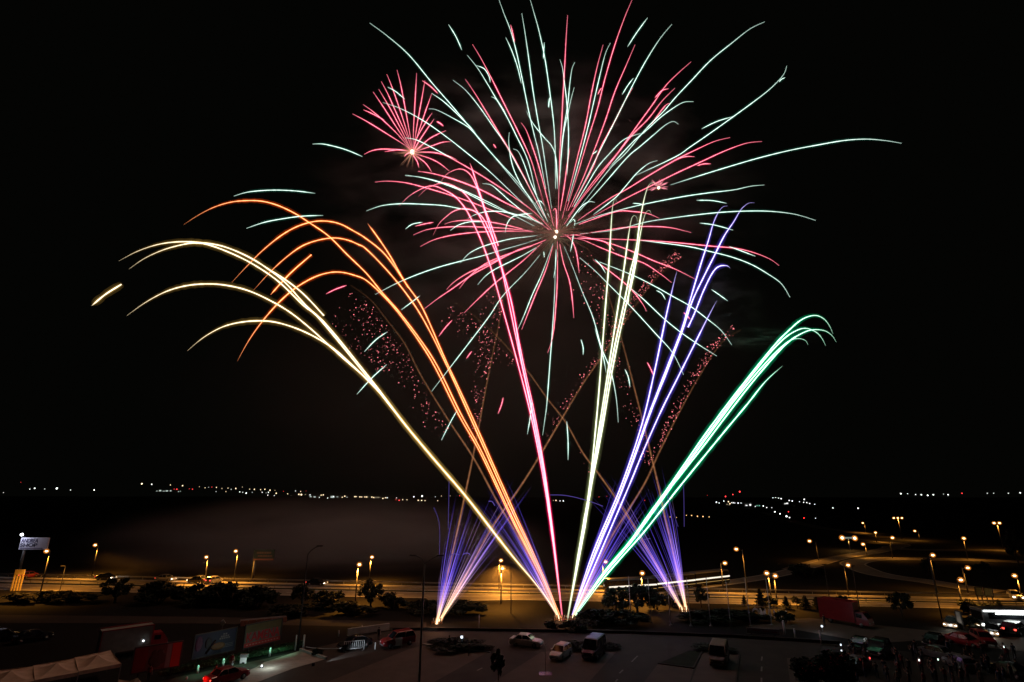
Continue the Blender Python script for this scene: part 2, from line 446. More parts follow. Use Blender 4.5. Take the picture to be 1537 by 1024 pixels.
GRN = '''B 358,50 450,118 560,215 680,360 780,475 880,595 980,715 1100,860 1200,980
B 675,410 740,455 820,530 900,610
B 660,490 700,495 780,535 870,590 940,670 1020,760 1120,870 1230,1010
B 425,457 520,490 640,555 760,640 880,735 960,800 1030,865 1150,980
B 540,638 600,650 700,700 800,755
B 762,58 800,120 830,188
B 858,215 910,280 960,360 1010,445 1060,530 1110,630 1170,760 1215,940 1260,1050
B 905,268 945,285 970,325 975,355
B 785,343 850,395 920,480 990,580 1060,680 1120,790 1180,900 1250,1040
B 980,428 1010,445 1055,515
B 1020,-70 1045,0 1080,90 1110,200 1140,340 1170,490 1200,620 1225,720 1260,900
B 1055,125 1085,190 1115,275 1135,360
B 1160,500 1195,565 1250,635 1290,680 1312,745 1320,900
B 1137,0 1155,110 1175,250 1195,400 1220,550 1245,690 1265,830 1290,1000
B 1180,-70 1200,0 1225,90 1255,230 1280,400 1300,560 1308,700 1310,900
B 1252,150 1250,190 1248,235
B 1282,430 1277,455 1275,485
B 1073,610 1070,660 1080,740 1100,810 1140,890 1180,950 1250,1060
B 1093,695 1120,710 1150,775 1180,860 1215,940 1270,1070
B 450,378 490,400 538,440
B 65,670 120,670 200,688 260,708 322,735
A 735,130 800,112 900,104 1000,107 1092,118
A 790,272 870,245 960,228 1040,218 1127,215
B 540,832 620,840 720,865 830,905 930,950 1030,1000 1200,1090
B 935,873 980,880 1030,920 1080,965 1200,1060
D 865,225 880,210 905,225 940,300
D 0,262 80,235 180,225 300,228 400,235 480,250 560,258
D 200,78 300,95 400,125 500,165 600,215 700,260 800,290 900,330
D 520,300 560,280 620,265 690,265 760,280 820,292 905,330
D 710,375 720,330 745,295 790,280 850,275
D 200,355 235,330 288,320
D 430,362 470,335 530,318 600,318
D 480,530 520,485 570,455 640,430 740,405 820,395 900,385
D 45,690 150,635 260,588 370,550 480,520 600,490 700,460 800,432 900,400
D 570,640 610,595 660,560 740,520 800,490 870,450
G 505,640 590,530 690,400 800,255 870,150 985,30 1060,-60
D 775,870 810,790 850,690 900,580 955,430
D 972,420 968,550 958,605
G 1073,865 1085,780 1095,700 1110,500 1125,300 1135,120 1138,-30
F 235,705 225,590 200,470 160,370 120,230 70,110 20,-20 -10,-90
F 180,480 165,400 130,280
D 1060,380 1055,420 1045,470
D 908,470 910,485 911,500
F 530,490 480,390 400,300 290,180 200,90 130,20 60,-40
F 680,405 600,355 520,300 440,235 350,150 280,90
F 748,355 700,290 640,240 560,180 480,135 400,90 300,40 150,-20
D 1040,325 1060,305 1068,320 1062,350
D 1170,218 1140,215 1100,240 1060,290 1025,340
D 1225,580 1200,540 1170,510
C 308,305 322,350 335,450 345,540 353,700 345,900
C 385,320 370,355 358,440 348,540 330,650 318,760 308,900
C 382,448 365,510 345,600 328,680 315,800 306,950
C 567,220 540,280 510,400 480,530 450,660 400,850 350,1030
C 757,92 700,170 655,240
C 882,125 820,200 750,310 690,420 640,520 590,620 530,740 460,880 380,1040
C 685,400 655,440 627,485
C 255,500 252,525 250,550
C 500,770 490,780 475,790
C 1357,112 1280,150 1190,220 1080,310 980,415 900,500 840,570 750,660 650,780 560,870 420,1050
C 993,521 940,525 880,560 820,605 760,660 680,730 560,860
C 915,637 890,623 850,640 790,690 720,750 650,810 510,970 400,1090
C 745,682 700,690 630,720 560,790 500,860 440,960 380,1060
C 808,823 760,840 700,890 640,960 590,1015 480,1100
E 767,52 752,90 700,145 630,200 545,262 450,330 370,385 310,425 150,500
E 760,100 745,107 735,118
E 418,310 480,280 545,260
E 1237,369 1170,358 1090,352 1000,358 900,375 780,398 650,430 520,468 400,505 290,540
E 675,540 620,545 550,560 450,572 340,588 200,615 100,638 0,665 -100,700
E 397,603 460,604 520,615
E 135,615 160,617 185,622
E 885,685 800,660 700,648 600,647 500,652 400,662 300,675 190,692 60,725 -80,740
E 410,696 470,704 547,725
E 530,792 580,810 638,832
E 780,1000 745,945 690,905 620,865 540,835 450,812 350,790 150,765
E 458,968 490,990 525,1015
E 232,972 255,985 270,1010
F 2,700 8,790 8,875
F 66,330 76,365 76,400
F 265,465 280,500 288,545
G 445,150 400,185 350,222
G 278,335 220,375 160,437
G 275,502 200,570 122,655
G 637,735 600,800 555,890
G 1018,690 1010,770 995,860'''
SML = '''55,488 190,560 400,690 540,780 597,835
150,403 230,460 330,545 470,680 590,830
155,452 230,485 345,545
240,288 330,420 440,590 550,760 595,832
292,265 390,430 480,600 560,760 596,832
315,195 380,320 460,500 560,720 596,832
365,130 410,240 480,440 560,690 597,832
457,90 490,220 530,430 575,680 598,832
635,120 622,350 608,600 603,750 599,832
710,185 680,360 640,580 615,750 600,832
772,305 720,450 660,630 620,760 600,832
775,480 720,560 640,700 610,790 600,832
793,535 740,610 660,730 603,832
900,640 830,670 740,720 640,810 605,835
948,740 870,745 780,775 680,810 605,835
820,555 850,575 878,600
160,855 220,825 300,808 400,808 500,812 595,830
345,832 420,818 500,816 592,830
1000,905 950,880 850,850 760,838 655,835 605,836
770,1015 740,965 700,920 625,865 602,838
930,1005 840,935 750,890 640,855 605,838
655,975 640,920 605,865 599,840
525,875 540,855 570,840 594,836'''
for ln in RED.splitlines():
    fr, s = ln.split(' ', 1); burst_streak(SH_RED, (835, 348), BZ, 400, 'r', px(fr, s), .82)
for ln in GRN.splitlines():
    fr, s = ln.split(' ', 1); burst_streak(SH_GRN, (833, 356), BZ, 470, 'g', px(fr, s), 1.0)
for ln in SML.splitlines():
    burst_streak(SH_SML, (619, 228.5), BZ*1.02, 95, 'r', px('J', ln), .78)
def fine_spokes(parent, cpx, zc, r0, r1, n, tint, name):      # many hair-thin sparks round a burst's heart
    f = Fire()
    for k in range(n):
        a = random.uniform(0, 2*math.pi); e = random.uniform(-1, 1); q = math.sqrt(1-e*e*.8)
        L = random.uniform(r0, r1)
        p0 = at(*cpx, zc); 
        d = Vector((math.cos(a)*q, e*.7, math.sin(a)*q))*L*zc/FP
        pts = [p0+d*t for t in (.06, .5, 1)]
        f.tube(rel(parent, pts), [.35*zc/FP, .3*zc/FP, .1*zc/FP], 4)
        for h in (1, .4, .06): f.cv += [(tint[0]*h, tint[1]*h, tint[2]*h, 1)]*4
    o = f.build(name, parent); o['kind'] = 'stuff'; return o
fine_spokes(SH_RED, (836, 348), BZ, 30, 95, 110, (.22, .08, .06), 'fine_sparks')
fine_spokes(SH_GRN, (833, 356), BZ, 30, 110, 80, (.14, .10, .06), 'fine_sparks')
fine_spokes(SH_SML, (619, 228.5), BZ*1.02, 12, 34, 90, (.9, .4, .25), 'fine_sparks')
def heart(parent, r, c):
    mb = MB(); mb.ball((0, 0, 0), r, nu=12, nv=8); mb.build('flash_core', emit('flash_core', c, 3.0), parent)
    mb = MB(); mb.ball((0, 0, 0), r*2.0, nu=14, nv=8); mb.build('flash_glow', halo('flash_glow', (.5, .2, .08), .08), parent)
heart(SH_RED, .55, (1, .8, .6)); heart(SH_GRN, .5, (1, .9, .75)); heart(SH_SML, .75, (1, .75, .5)); heart(SH_TNY, .38, (1, .8, .55))
for k in range(34):
    a = random.uniform(-1.9, 1.7); e = random.uniform(-.6, .6); L = random.uniform(8, 19)
    q = [(988.6+math.sin(a)*t*L, 282-math.cos(a)*t*L+t*t*3) for t in (.25, .65, 1)]
    f = Fire(); z = BZ*.9
    f.streak(rel(SH_TNY, [at(x, y, z+e*L*t*z/FP) for (x, y), t in zip(q, (.25, .65, 1))]), [.2*z/FP, .35*z/FP, .15*z/FP], 'r', [.25, .5, .3], 0)
    f.build('star_trail', SH_TNY)
plight('burst_light', (0, 0, 0), 30000, (1, .36, .22), SH_RED, 3)
plight('burst_light', (0, 0, 0), 4500, (.8, 1, .75), SH_GRN, 3)
plight('burst_light', (0, 0, 0), 5000, (1, .2, .2), SH_SML, 2)

# comets: each colour is one salvo rising from the launch battery
def base3(p): return gp(*p)
CB = (848, 933)
def comet_fan(label, c, w, lines, base_px, lean=12):
    b = base3(base_px)
    root = empty('comet_salvo', b, label, 'firework', group='comet salvos from the middle battery')
    zb = depth(b)
    for ln in lines:
        q = []
        for seg in ln.split('|'):
            fr, s = seg.strip().split(' ', 1); q += px(fr, s)
        v = sm2(q, 6); ln_ = random.uniform(-lean, lean)
        full = math.hypot(v[-1].x-base_px[0], v[-1].y-base_px[1]) < 40
        P3 = []; rr = []; hh = []; m = len(v); s = 0
        L = sum((v[i+1]-v[i]).length for i in range(m-1))
        for i, p in enumerate(v):
            if i: s += (v[i]-v[i-1]).length
            t = s/L; dist = math.hypot(p.x-base_px[0], p.y-base_px[1])
            z = zb + 4 + ln_*dist/600
            if dist < 30: z = zb + (z-zb)*dist/30
            P3.append(at(p.x, p.y, z))
            tip = min(1, .1+t/.13)
            low = 1 if not full else min(1, .25+.75*(1-t)/.17)
            jit = random.uniform(.88, 1.1); rr.append(w/2*z/FP*tip*low*jit); hh.append(jit*(.3+.7*tip)*(.35+.65*low))
        f = Fire(); f.streak(rel(root, P3), rr, c, hh, 2.3)
        f.build('comet_trail', root)
    return root
YT = '| O 610,640 650,688 699,745 744,803 770,836 810,884 843,931'
GOLD = comet_fan('golden white comet salvo arching far out to the left', 'y', 1.75, [
 'A 230,415 310,373 400,343 490,331 580,334 680,349 780,388 870,440 960,510 1050,610 1150,705 | O 560,574 '+YT[4:],
 'A 275,450 340,405 420,368 500,345 560,336 620,343 720,380 820,430 930,505 1040,610 1120,680 | O 560,577 '+YT[4:],
 'A 865,440 950,490 1040,560 1130,655',
 'A 265,655 350,595 440,548 530,523 620,516 700,522 790,543 880,582 980,640 1080,720 1200,830 | O 565,583 '+YT[4:],
 'A 530,810 600,752 680,707 760,685 850,678 930,687 1030,720 1130,772 1220,840 | O 572,592 '+YT[4:],
 'A 110,612 170,562 240,518'], CB)
ORANGE = comet_fan('orange comet salvo curling over to the left', 'o', 1.15, [
 'A 515,255 580,213 650,178 720,157 790,150 860,153 930,172 1000,205 1060,243 1150,305 1230,385 | D 0,582 80,680 180,795 345,1024 | O 690,618 724,680 768,775 806,850 843,931',
 'A 725,510 790,440 860,370 940,305 1010,265 1080,243 1140,240 1200,252 1260,283 | D 0,405 100,490 210,645 290,765 405,1024 | O 708,624 738,692 775,775 810,851 844,931',
 'A 820,545 890,468 960,403 1030,352 1100,325 1170,314 1230,322 1280,342 | D 0,458 100,560 200,680 290,815 400,1030 | O 705,625 735,692 772,775 808,851 844,931',
 'A 750,855 800,765 860,680 930,600 1000,538 1080,490 1150,467 1210,465 1270,480 | D 0,618 80,690 180,805 330,1024 | O 688,622 722,682 766,775 804,850 842,931',
 'D 5,325 60,400 120,490 170,580 215,655', 'A 895,565 930,525 990,462 1075,388'], CB)
CRIM = comet_fan('crimson comet salvo leaning slightly left of the centre', 'c', 1.15, [
 'D 530,15 545,60 580,170 610,260 640,340 675,440',
 'D 370,130 405,80 440,57 480,47 515,60 545,95 575,165 600,240 640,370 690,540 740,720 800,1024 | O 802,620 818,710 830,800 845,931',
 'D 165,240 220,185 290,145 340,133 390,150 450,185 500,240 540,310 590,420 640,560 700,770 770,1024 | O 796,620 814,710 828,800 844,931',
 'D 265,190 300,155 340,132 395,118 450,135 500,170 550,235 600,330 640,420 690,545 750,760 790,1010 | O 800,620 817,710 829,800 845,931',
 'D 340,390 370,330 410,290 450,262 500,250 550,262 590,290 620,340 660,440 700,590 785,1000 | O 799,622 816,712 829,800 845,931'], CB)
WHITE = comet_fan('greenish white comet salvo standing almost upright right of the centre', 'w', 1.75, [
 'E 72,612 66,598 58,605 50,660 42,800 35,900 | F 178,166 160,400 140,650 110,950 | O 876,790 851,931',
 'E 155,690 150,670 138,667 128,690 115,770 100,880 80,1010 | F 195,430 150,720 105,1010 | O 875,790 851,931',
 'E 240,548 230,535 212,532 197,550 182,600 165,690 150,800 125,900 100,1024 | F 205,430 158,720 110,1000 | O 877,790 852,931',
 'E 212,658 205,645 192,650 180,680 165,750 150,850 130,950 110,1024 | F 215,430 165,720 112,1000 | O 878,790 852,931',
 'E 155,755 145,850 125,950 115,1024'], CB)
PURP = comet_fan('violet comet salvo bending right behind the white ones', 'p', 1.5, [
 'E 525,626 505,630 485,655 465,700 445,770 410,880 370,1015 | F 520,290 450,470 380,650 330,790 245,1024 | O 893,830 856,931',
 'E 635,613 610,615 580,640 550,690 510,750 470,830 430,910 380,1015 | F 525,290 455,475 383,655 333,795 248,1024 | O 895,830 856,931',
 'F 740,8 725,-3 690,0 660,30 620,110 580,210 550,275',
 'F 500,22 485,80 450,230 400,470 340,720 245,1000 | O 890,830 856,931',
 'F 680,155 640,230 580,350 500,510 430,650 350,830 280,1000 | O 903,825 857,931'], CB)
GREEN = comet_fan('emerald green comet salvo sweeping far up to the right', 'G', 1.5, [
 'F 1205,305 1190,270 1165,238 1130,222 1090,228 1050,250 1000,295 950,345 880,430 800,530 700,660 600,798 | O 1003,732 974,772 946,812 924,838 898,870 858,931',
 'F 1220,342 1200,312 1165,290 1110,287 1060,305 1000,345 920,430 820,550 720,680 608,828 | O 1006,733 977,773 948,812 926,838 899.5,870 858,931',
 'F 1172,358 1155,325 1130,298 1085,280 1040,290 980,330 900,415 805,535 705,668 602,812 | O 1004.5,733 975.5,773 947,812 925,838 899,870 858,931',
 'F 1093,355 1080,335 1050,326 1010,335 960,375 880,460 780,580 680,712 580,848 | O 1005.5,734 976.5,774 948,813 926,839 900,871 858,931',
 'F 977,450 900,520 820,620 720,740 620,862 | O 1011,742 968,797 931,839 904,871 859,931'], CB)
# crackling mines: a brown ember trail with pink crackle and a violet fountain at its foot
def mine(base_px, trail, label, dots, spray_len, warm, n=50, spread=3.6):
    b = base3(base_px); zb = depth(b)
    root = empty('crackling_mine', b, label, 'firework', group='crackling mines with violet fountains')
    v = sm2([base_px]+trail, 22); lean = random.uniform(-10, 10)
    tot = sum((v[i+1]-v[i]).length for i in range(len(v)-1))
    z_of = lambda x, y: zb + .8 + lean*math.hypot(x-base_px[0], y-base_px[1])/600
    P3 = []; rr = []; s = 0; f = Fire(); hs = []
    for i, p in enumerate(v):
        if i: s += (v[i]-v[i-1]).length
        t = s/tot; z = z_of(p.x, p.y)
        P3.append(at(p.x, p.y, z)); rr.append((1.4+.7*(1-t))*z/FP); hs.append((1-t)**1.1*.9+.04)
    f.cur = 1; f.tube(rel(root, P3), rr, 6, cap=False)
    hs = [h*random.uniform(.65, 1.25) for h in hs]
    for h in hs: f.cv += [(.075*h, .03*h, .013*h, 1)]*6
    f.tube(rel(root, P3), [r*.35 for r in rr], 5, cap=False)
    for h in hs: f.cv += [(.19*h, .075*h, .03*h, 1)]*5
    f.build('ember_trail', root)
    # violet fountain
    f = Fire(); d0 = Vector((trail[0][0]-base_px[0], trail[0][1]-base_px[1], 0)); ang = math.atan2(d0.y, d0.x)
    for k in range(n):
        a = ang + R(random.gauss(0, spread)); L = spray_len*random.uniform(.35, 1.05); e = random.gauss(0, .06)
        wd = random.uniform(.18, .42); sag = random.uniform(0, .035)*(1 if math.cos(a) < 0 else -1)
        hb = random.uniform(.12, .55); pts = []; rr = []; cc = []
        for j in range(9):
            t = j/8; aa = a + sag*t*t*-1
            x = base_px[0]+math.cos(aa)*L*t; y = base_px[1]+math.sin(aa)*L*t + L*.03*t**3
            z = zb + .8 + e*L*t*zb/FP
            pts.append(at(x, y, z)); rr.append(wd*z/FP*(1.5-.9*t)*(.35 if j == 8 else 1))
            g1 = min(1, (L*t/spray_len)/(warm*.75)); g1 = g1*g1*(3-2*g1)
            ca = Vector((.62, .36, .18)); cb = Vector((.15, .09, .85)) if random.random() < .85 else Vector((.5, .28, .6))
            c = ca.lerp(cb, g1)*hb*(1.15*(1-t)**.7+.05)*min(1, .3+L*t/110); cc.append((c.x, c.y, c.z, 1))
        f.cur = 1; f.tube(rel(root, pts), rr, 4, cap=False)
        for c in cc: f.cv += [c]*4
    o = f.build('violet_sparks', root); o['kind'] = 'stuff'
    # flash at the mortar mouth
    f = Fire(); hr = []
    pts = [at(base_px[0]+math.cos(ang)*l, base_px[1]+math.sin(ang)*l, zb+.5) for l in (0, 4, 9, 16, 34, 60)]
    f.tube(rel(root, pts), [w_*zb/FP for w_ in (1.2, 1.9, 1.6, 1.0, .5, .2)], 7)
    for h in (2.2, 2.2, 1.8, 1.2, .7, .4): f.cv += [(1*h, .72*h, .42*h, 1)]*7
    f.cur = 1; f.tube(rel(root, pts), [w_*zb/FP for w_ in (2.2, 3.6, 3, 2, 1, .4)], 8, cap=False)
    for h in (.8, .8, .6, .35, .2, .1): f.cv += [(.4*h, .16*h, .05*h, 1)]*8
    f.build('muzzle_flash', root)
    # pink crackle
    mb = Fire(); cx = []
    for (t0, t1, side, wmin, wmax, cnt) in dots:
        t_c = t0
        for k in range(int(cnt*1.2)):
            t = (random.uniform(t0, t1) if k % 3 == 0 else min(t1, max(t0, t_c+random.gauss(0, .02)))); t_c = t; i = min(len(v)-2, int(t*(len(v)-1))); p = v[i].lerp(v[i+1], t*(len(v)-1)-i)
            dv = (v[i+1]-v[i]).normalized(); nrm = Vector((dv.y, -dv.x, 0)); nrm = nrm if nrm.x*side > 0 else -nrm
            off = wmin + (wmax-wmin)*random.random()**1.6*(.3+.7*(t-t0)/(t1-t0)) if wmax > 12 else random.uniform(wmin, wmax)
            q = p + nrm*off + Vector((random.gauss(0, 2.2), random.gauss(0, 2.2), 0))
            if wmax > 12: q += Vector((0, random.random()*6, 0))
            z = z_of(q.x, q.y)+random.gauss(0, 1.5)
            r = random.uniform(.3, .85)*z/FP; c0 = at(q.x, q.y, z) - root.location
            mb.add([c0+Vector(d)*r for d in ((1,0,0),(-1,0,0),(0,1,0),(0,-1,0),(0,0,1),(0,0,-1))],
                   [(0,2,4),(2,1,4),(1,3,4),(3,0,4),(2,0,5),(1,2,5),(3,1,5),(0,3,5)])
            h = .2+1.6*random.random()**1.8; mb.cv += [(1.5*h, .33*h, .36*h, 1)]*6
    o = mb.build('crackle_sparks', root); o['kind'] = 'stuff'
    return root
LB, RB = (655, 938), (1029, 920)
m1 = mine(LB, [(686, 799), (699, 738), (711, 680), (723, 617), (734, 558), (746, 500), (755, 452), (760, 410)], 'crackling mine from the left battery rising almost straight up', [(.4, .92, -1, 2, 34, 190)], 205, .42)
m2 = mine((658, 936), [(707, 849), (739, 791), (778, 735), (803, 696), (843, 629), (875, 576), (900, 540), (933, 490), (960, 450), (983, 420), (1006, 400), (1025, 383)], 'crackling mine from the left battery slanting right across the centre', [(.35, .66, -1, 1, 9, 90), (.66, .98, -1, 1, 11, 200)], 245, .95)
m3 = mine((841, 932), [(784, 817), (747, 754), (711, 688), (670, 626), (632, 564), (608, 517), (582, 482), (556, 450), (526, 428)], 'crackling mine from the middle battery slanting up to the left', [(.42, .98, -1, 6, 85, 260)], 235, .6)
m4 = mine((858, 931), [(912, 817), (939, 772), (968, 725), (989, 680), (1016, 626), (1049, 566), (1082, 516), (1112, 495)], 'crackling mine from the middle battery slanting up to the right', [(.45, .97, -1, 1, 11, 210)], 235, .55)
m5 = mine((1026, 919), [(962, 807), (925, 749), (899, 712), (875, 680), (849, 634), (822, 599), (790, 555), (749, 508), (714, 476), (676, 450)], 'crackling mine from the right battery slanting left across the centre', [(.3, .7, -1, 4, 14, 14), (.74, .99, -1, 4, 45, 95)], 240, .45)
m6 = mine((1031, 919), [(1015, 849), (999, 780), (989, 733), (973, 666), (953, 586), (933, 510), (913, 443), (893, 395), (880, 370)], 'crackling mine from the right battery rising steeply to the left', [(.42, .98, -1, 3, 46, 190)], 220, .5)
for r_, e in ((m1, 260), (m3, 600), (m6, 200)):
    plight('flash_light', (0, -1.0, 1.6), e, (1, .42, .18), r_, .4)
# small spark arcs near the fountains
f0 = empty('stray_sparks', gp(*LB), 'thin stray violet spark arcs curving away from the fountains', 'sparks')
for s, hgt in (('O 668,875 676,835 690,833', .5), ('H 285,578 300,570 315,572 325,582', .9), ('H 118,310 145,380 152,470 150,590', .3), ('H 430,275 450,277 465,300', .8), ('O 826,743 850,744 880,751 905,760', .5),
               ('I 550,495 570,490 592,487', .5), ('I 780,170 783,260 785,420', .25), ('I 690,240 720,330 750,420', .25), ('H 205,160 203,280 200,430', .3)):
    v = sm2(px(*s.split(' ', 1)), 6); z = depth(gp(*LB)); f = Fire(); f.cur = 0
    f.tube(rel(f0, [at(p.x, p.y, z) for p in v]), [.5*z/FP]*len(v), 4)
    for p in v: f.cv += [(.18*hgt, .12*hgt, .6*hgt, 1)]*4
    f.build('spark_arc', f0)
# mortar racks at the three batteries
def rack(p, label, n):
    b = gp(*p); r = empty('mortar_rack', b+Vector((0, .6, 0)), label, 'firework rack', group='mortar racks')
    fr = MB()
    for sy in (-.25, .25): fr.box((0, sy, .25), (n*.35+.3, .06, .12)); 
    for sx in (-1, 1): fr.box((sx*(n*.35+.2)/2, 0, .2), (.08, .7, .4))
    fr.build('frame', M['brown'], r)
    for k in range(n):
        t = MB(); x = (k-(n-1)/2)*.35; t.tube([(x, 0, .05), (x+(k-(n-1)/2)*.06, 0, .85)], .11, 8); t.build('mortar_tube', M['darksteel'], r)
rack(LB, 'small mortar rack glowing under the left fountains', 4); rack(CB, 'long mortar rack under the middle fan of comets', 9); rack(RB, 'small mortar rack glowing under the right fountains', 4)

# drifting smoke
def smoke(name, c, sz, m, label):
    bm = bmesh.new(); bmesh.ops.create_icosphere(bm, subdivisions=3, radius=1)
    me = bpy.data.meshes.new(name); bm.to_mesh(me); bm.free()
    o = link(name, me, m); o.location = c; o.scale = sz
    return tag(o, label, 'smoke', kind='stuff')
smoke('burst_smoke', at(800, 285, 186), (95, 32, 68), smoke_mat('burst_smoke', (.8, .78, .78), .11, 3.4, .5, .72, (1, 1, 1.4)), 'wispy reddish smoke drifting through the large burst')
smoke('drifting_haze', at(720, 560, 200), (150, 40, 80), smoke_mat('drifting_haze', (.85, .8, .7), .014, 1.6, .2, .72), 'thin pale smoke spread over the sky behind the comets')
smoke('ground_smoke', gp(440, 850, 0)+Vector((4, 18, 4)), (84, 42, 18), smoke_mat('ground_smoke', (.85, .78, .74), .2, 2.4, .28, .72), 'brown smoke bank drifting low behind the highway lamps')
smoke('ground_smoke', gp(790, 890)+Vector((-2, 4, 3)), (19, 12, 9), smoke_mat('launch_smoke', (.85, .75, .68), .04, 2.2, .3, .75), 'thin smoke hanging behind the middle battery')

wisp = smoke_mat('wisp', (.9, .9, .9), .075, 2.4, .52, .7, (.8, 1, 2.2))
smoke('smoke_wisp', at(1135, 508, 110), (17, 5, 3.5), wisp, 'greenish smoke wisps trailing left from the tips of the green comets')
smoke('smoke_wisp', at(1062, 455, 106), (13, 5, 17), wisp, 'bluish smoke wisps hanging about the tips of the violet comets')
smoke('smoke_wisp', at(935, 350, 108), (5, 4, 14), wisp, 'pale smoke wisps curling beside the upright white comets')
plight('comet_light', at(470, 500, 112)-GOLD.location, 15000, (1, .52, .36), GOLD, 2)
plight('comet_light', at(1165, 515, 104)-GREEN.location, 900, (.2, 1, .5), GREEN, 1)
plight('comet_light', at(1058, 430, 100)-PURP.location, 800, (.25, .25, 1), PURP, 1)
plight('comet_light', at(925, 370, 103)-WHITE.location, 500, (.9, 1, .7), WHITE, 1)
# ------------------------------------------------------------------ street lamps
def lamp(lx, ly, bx, by, label, heads=1, lit=True, power=2600, white=False, g='lit street lamps', size=1.0):
    b = gp(bx, by); b.z = 0; h = max(4, top_z(b, ly)); zc = depth(b)
    hp = atY(lx, ly, b.y)                      # where the head hangs
    dx = hp.x - b.x
    r = empty('street_lamp', b, label, 'street lamp', group=g)
    if abs(dx) > 3: dx = math.copysign(3, dx)
    p = MB(); p.tube([(0, 0, 0), (0, 0, h*.5), (0, 0, h)], [.14, .11, .08], 8); p.build('pole', M['lamp_pole'], r)
    if heads == 1: xs = [dx if abs(dx) > .25 else .25*(1 if dx >= 0 else -1)]
    else: xs = [(k-(heads-1)/2)*1.6*size for k in range(heads)]
    a = MB()
    for x in xs: a.tube([(0, 0, h-.5), (x*.4, 0, h+.05), (x, 0, h+.12)], .045, 6)
    a.build('arm', M['lamp_pole'], r)
    for x in xs:
        q = MB(); q.ball((x, 0, h), .5, 1.1, .7, .45); q.cur = 0
        hd = MB(); hd.box((x, 0, h+.16), (1.1, .4, .12)); ho = hd.build('lamp_head', M['darksteel'], r)
        bl = MB(); bl.ball((x, 0, h-.05), .25*size, 1.1, .9, .7); bl.build('bulb', M['lamp_white'] if white else M['lamp_hot'], ho)
        gl = MB(); gl.ball((x, 0, h-.05), .55*size, 1.0, .85, .85, 12, 8); gl.build('lamp_glare', M['lamp_halo'], ho)  # added glow shell imitating glare round the bulb
    plight('lamp_light', (sum(xs)/len(xs), -.2, h-.9), power*len(xs)**.5, (1, .38, .045) if not white else (.8, .9, 1), r, .3, R(160))
    return r
LAMPS = [
 (70, 827, 60, 892, 'lit street lamp just right of the lit white shop sign'),
 (143, 818, 138, 864, 'lit street lamp on a leaning pole left of the dark bushes'),
 (310, 836, 307, 873, 'lit street lamp in the smoke left of the dark billboard, its pole hidden'),
 (354, 827, 351, 873, 'lit street lamp on a tall pole beside the dark billboard'),
 (539, 847, 533, 905, 'lower of the two lit lamps in the smoke, near side of the highway'),
 (557, 836, 554, 874, 'taller of the two lit lamps in the smoke on the left'),
 (752, 841, 749, 886, 'upper of two lit lamps seen just left of the middle comets'),
 (753.5, 853, 752, 907, 'lower of two lit lamps seen just left of the middle comets'),
 (909, 843, 906, 886, 'lit lamp seen between the purple and green comets'),
 (963, 860, 965, 906, 'lit lamp behind the dark tree, under the white traffic streak'),
 (1088, 845, 1086, 888, 'lit lamp with a dark cross arm at the end of the white traffic queue'),
 (1105, 824, 1122, 890, 'lone lit lamp high above the end of the white traffic queue'),
 (1151, 860, 1159, 908, 'left lamp of the close pair above the letter sign'),
 (1163.5, 864, 1167, 908, 'right lamp of the close pair above the letter sign'),
 (1215, 812, 1229, 842, 'lit lamp above the dark trees left of the interchange'),
 (1273, 848, 1274, 894, 'lit lamp at the left tip of the interchange loop'),
 (1295, 785, 1300, 800, 'upper lamp on the far road behind the interchange'),
 (1314, 802, 1316, 814, 'low lamp where the far road meets the upper road'),
 (1296, 820, 1302, 836, 'lamp between the upper road and the loop'),
 (1339.5, 807, 1340, 838, 'lamp standing over the upper bend of the interchange'),
 (1373, 797, 1381, 811, 'lit lamp with an arm, right of the triple headed mast'),
 (1445.5, 808, 1453, 840, 'lamp far right on the back side of the interchange loop'),
 (1400, 833, 1407, 890, 'small lamp on the thin dark pole inside the loop'),
 (1442, 870, 1447, 919, 'lower lamp of the pair on the near side of the right highway'),
 (1452.5, 852, 1454, 894, 'upper lamp of the pair on the far side of the right highway'),
 (1523, 865, 1534, 896, 'lit lamp by the right edge near the yellow sign panels'),
]
for lx, ly, bx, by, lb in LAMPS:
    far = by < 845
    lamp(lx, ly, bx, by, lb, power=(10000 if bx < 1000 else 2800) if not far else 1400, size=1.0 if not far else 1.25)
lamp(1348, 777.5, 1354, 809, 'tall floodlight mast with three lamps in a row', 3, g='multi headed masts', size=1.2, power=2500)
lamp(1496, 785, 1506, 824, 'tall floodlight mast with two lamps at the far right', 2, g='multi headed masts', size=1.3, power=2500)
def dark_lamp(pts_px, base, label, arms, th=.12, m='darksteel', power=0):
    b = gp(*base); zc = depth(b); r = empty('lamp_post', b, label, 'street lamp', group='unlit lamp posts')
    q = [atY(x, y, b.y)-b for x, y in pts_px]
    p = MB(); p.tube([(0, 0, 0), (0, 0, q[0].z*.5), (0, 0, q[0].z)], [th, th*.8, th*.6], 8); p.build('pole', M[m], r)
    for e in arms:
        v = [atY(x, y, b.y)-b for x, y in e]; v = [Vector((0, 0, q[0].z))]+[Vector((a.x, 0, a.z)) for a in v]
        a = MB(); a.tube(smooth(v, 4), .05, 6); a.build('arm', M[m], r)
        h = MB(); h.box(v[-1]+Vector((0, 0, -.05)), (.8, .3, .14)); h.build('lamp_head', M[m], r)
dark_lamp([(641, 846)], (629, 1026), 'tall unlit lamp post with two arms rising in front of the left battery', [[(632, 838), (620, 833)], [(650, 838), (661, 833)]], .15, 'steel')
dark_lamp([(467, 832)], (447, 974), 'unlit lamp post with one curved arm beside the third billboard', [[(470, 824), (480, 819)]], .12)
dark_lamp([(768, 846)], (767, 921), 'thin unlit pole left of the middle comets', [[(768.5, 845)]], .09)
dark_lamp([(1239, 848)], (1246, 905), 'thin unlit pole left of the interchange tip', [[(1237, 847)]], .09)
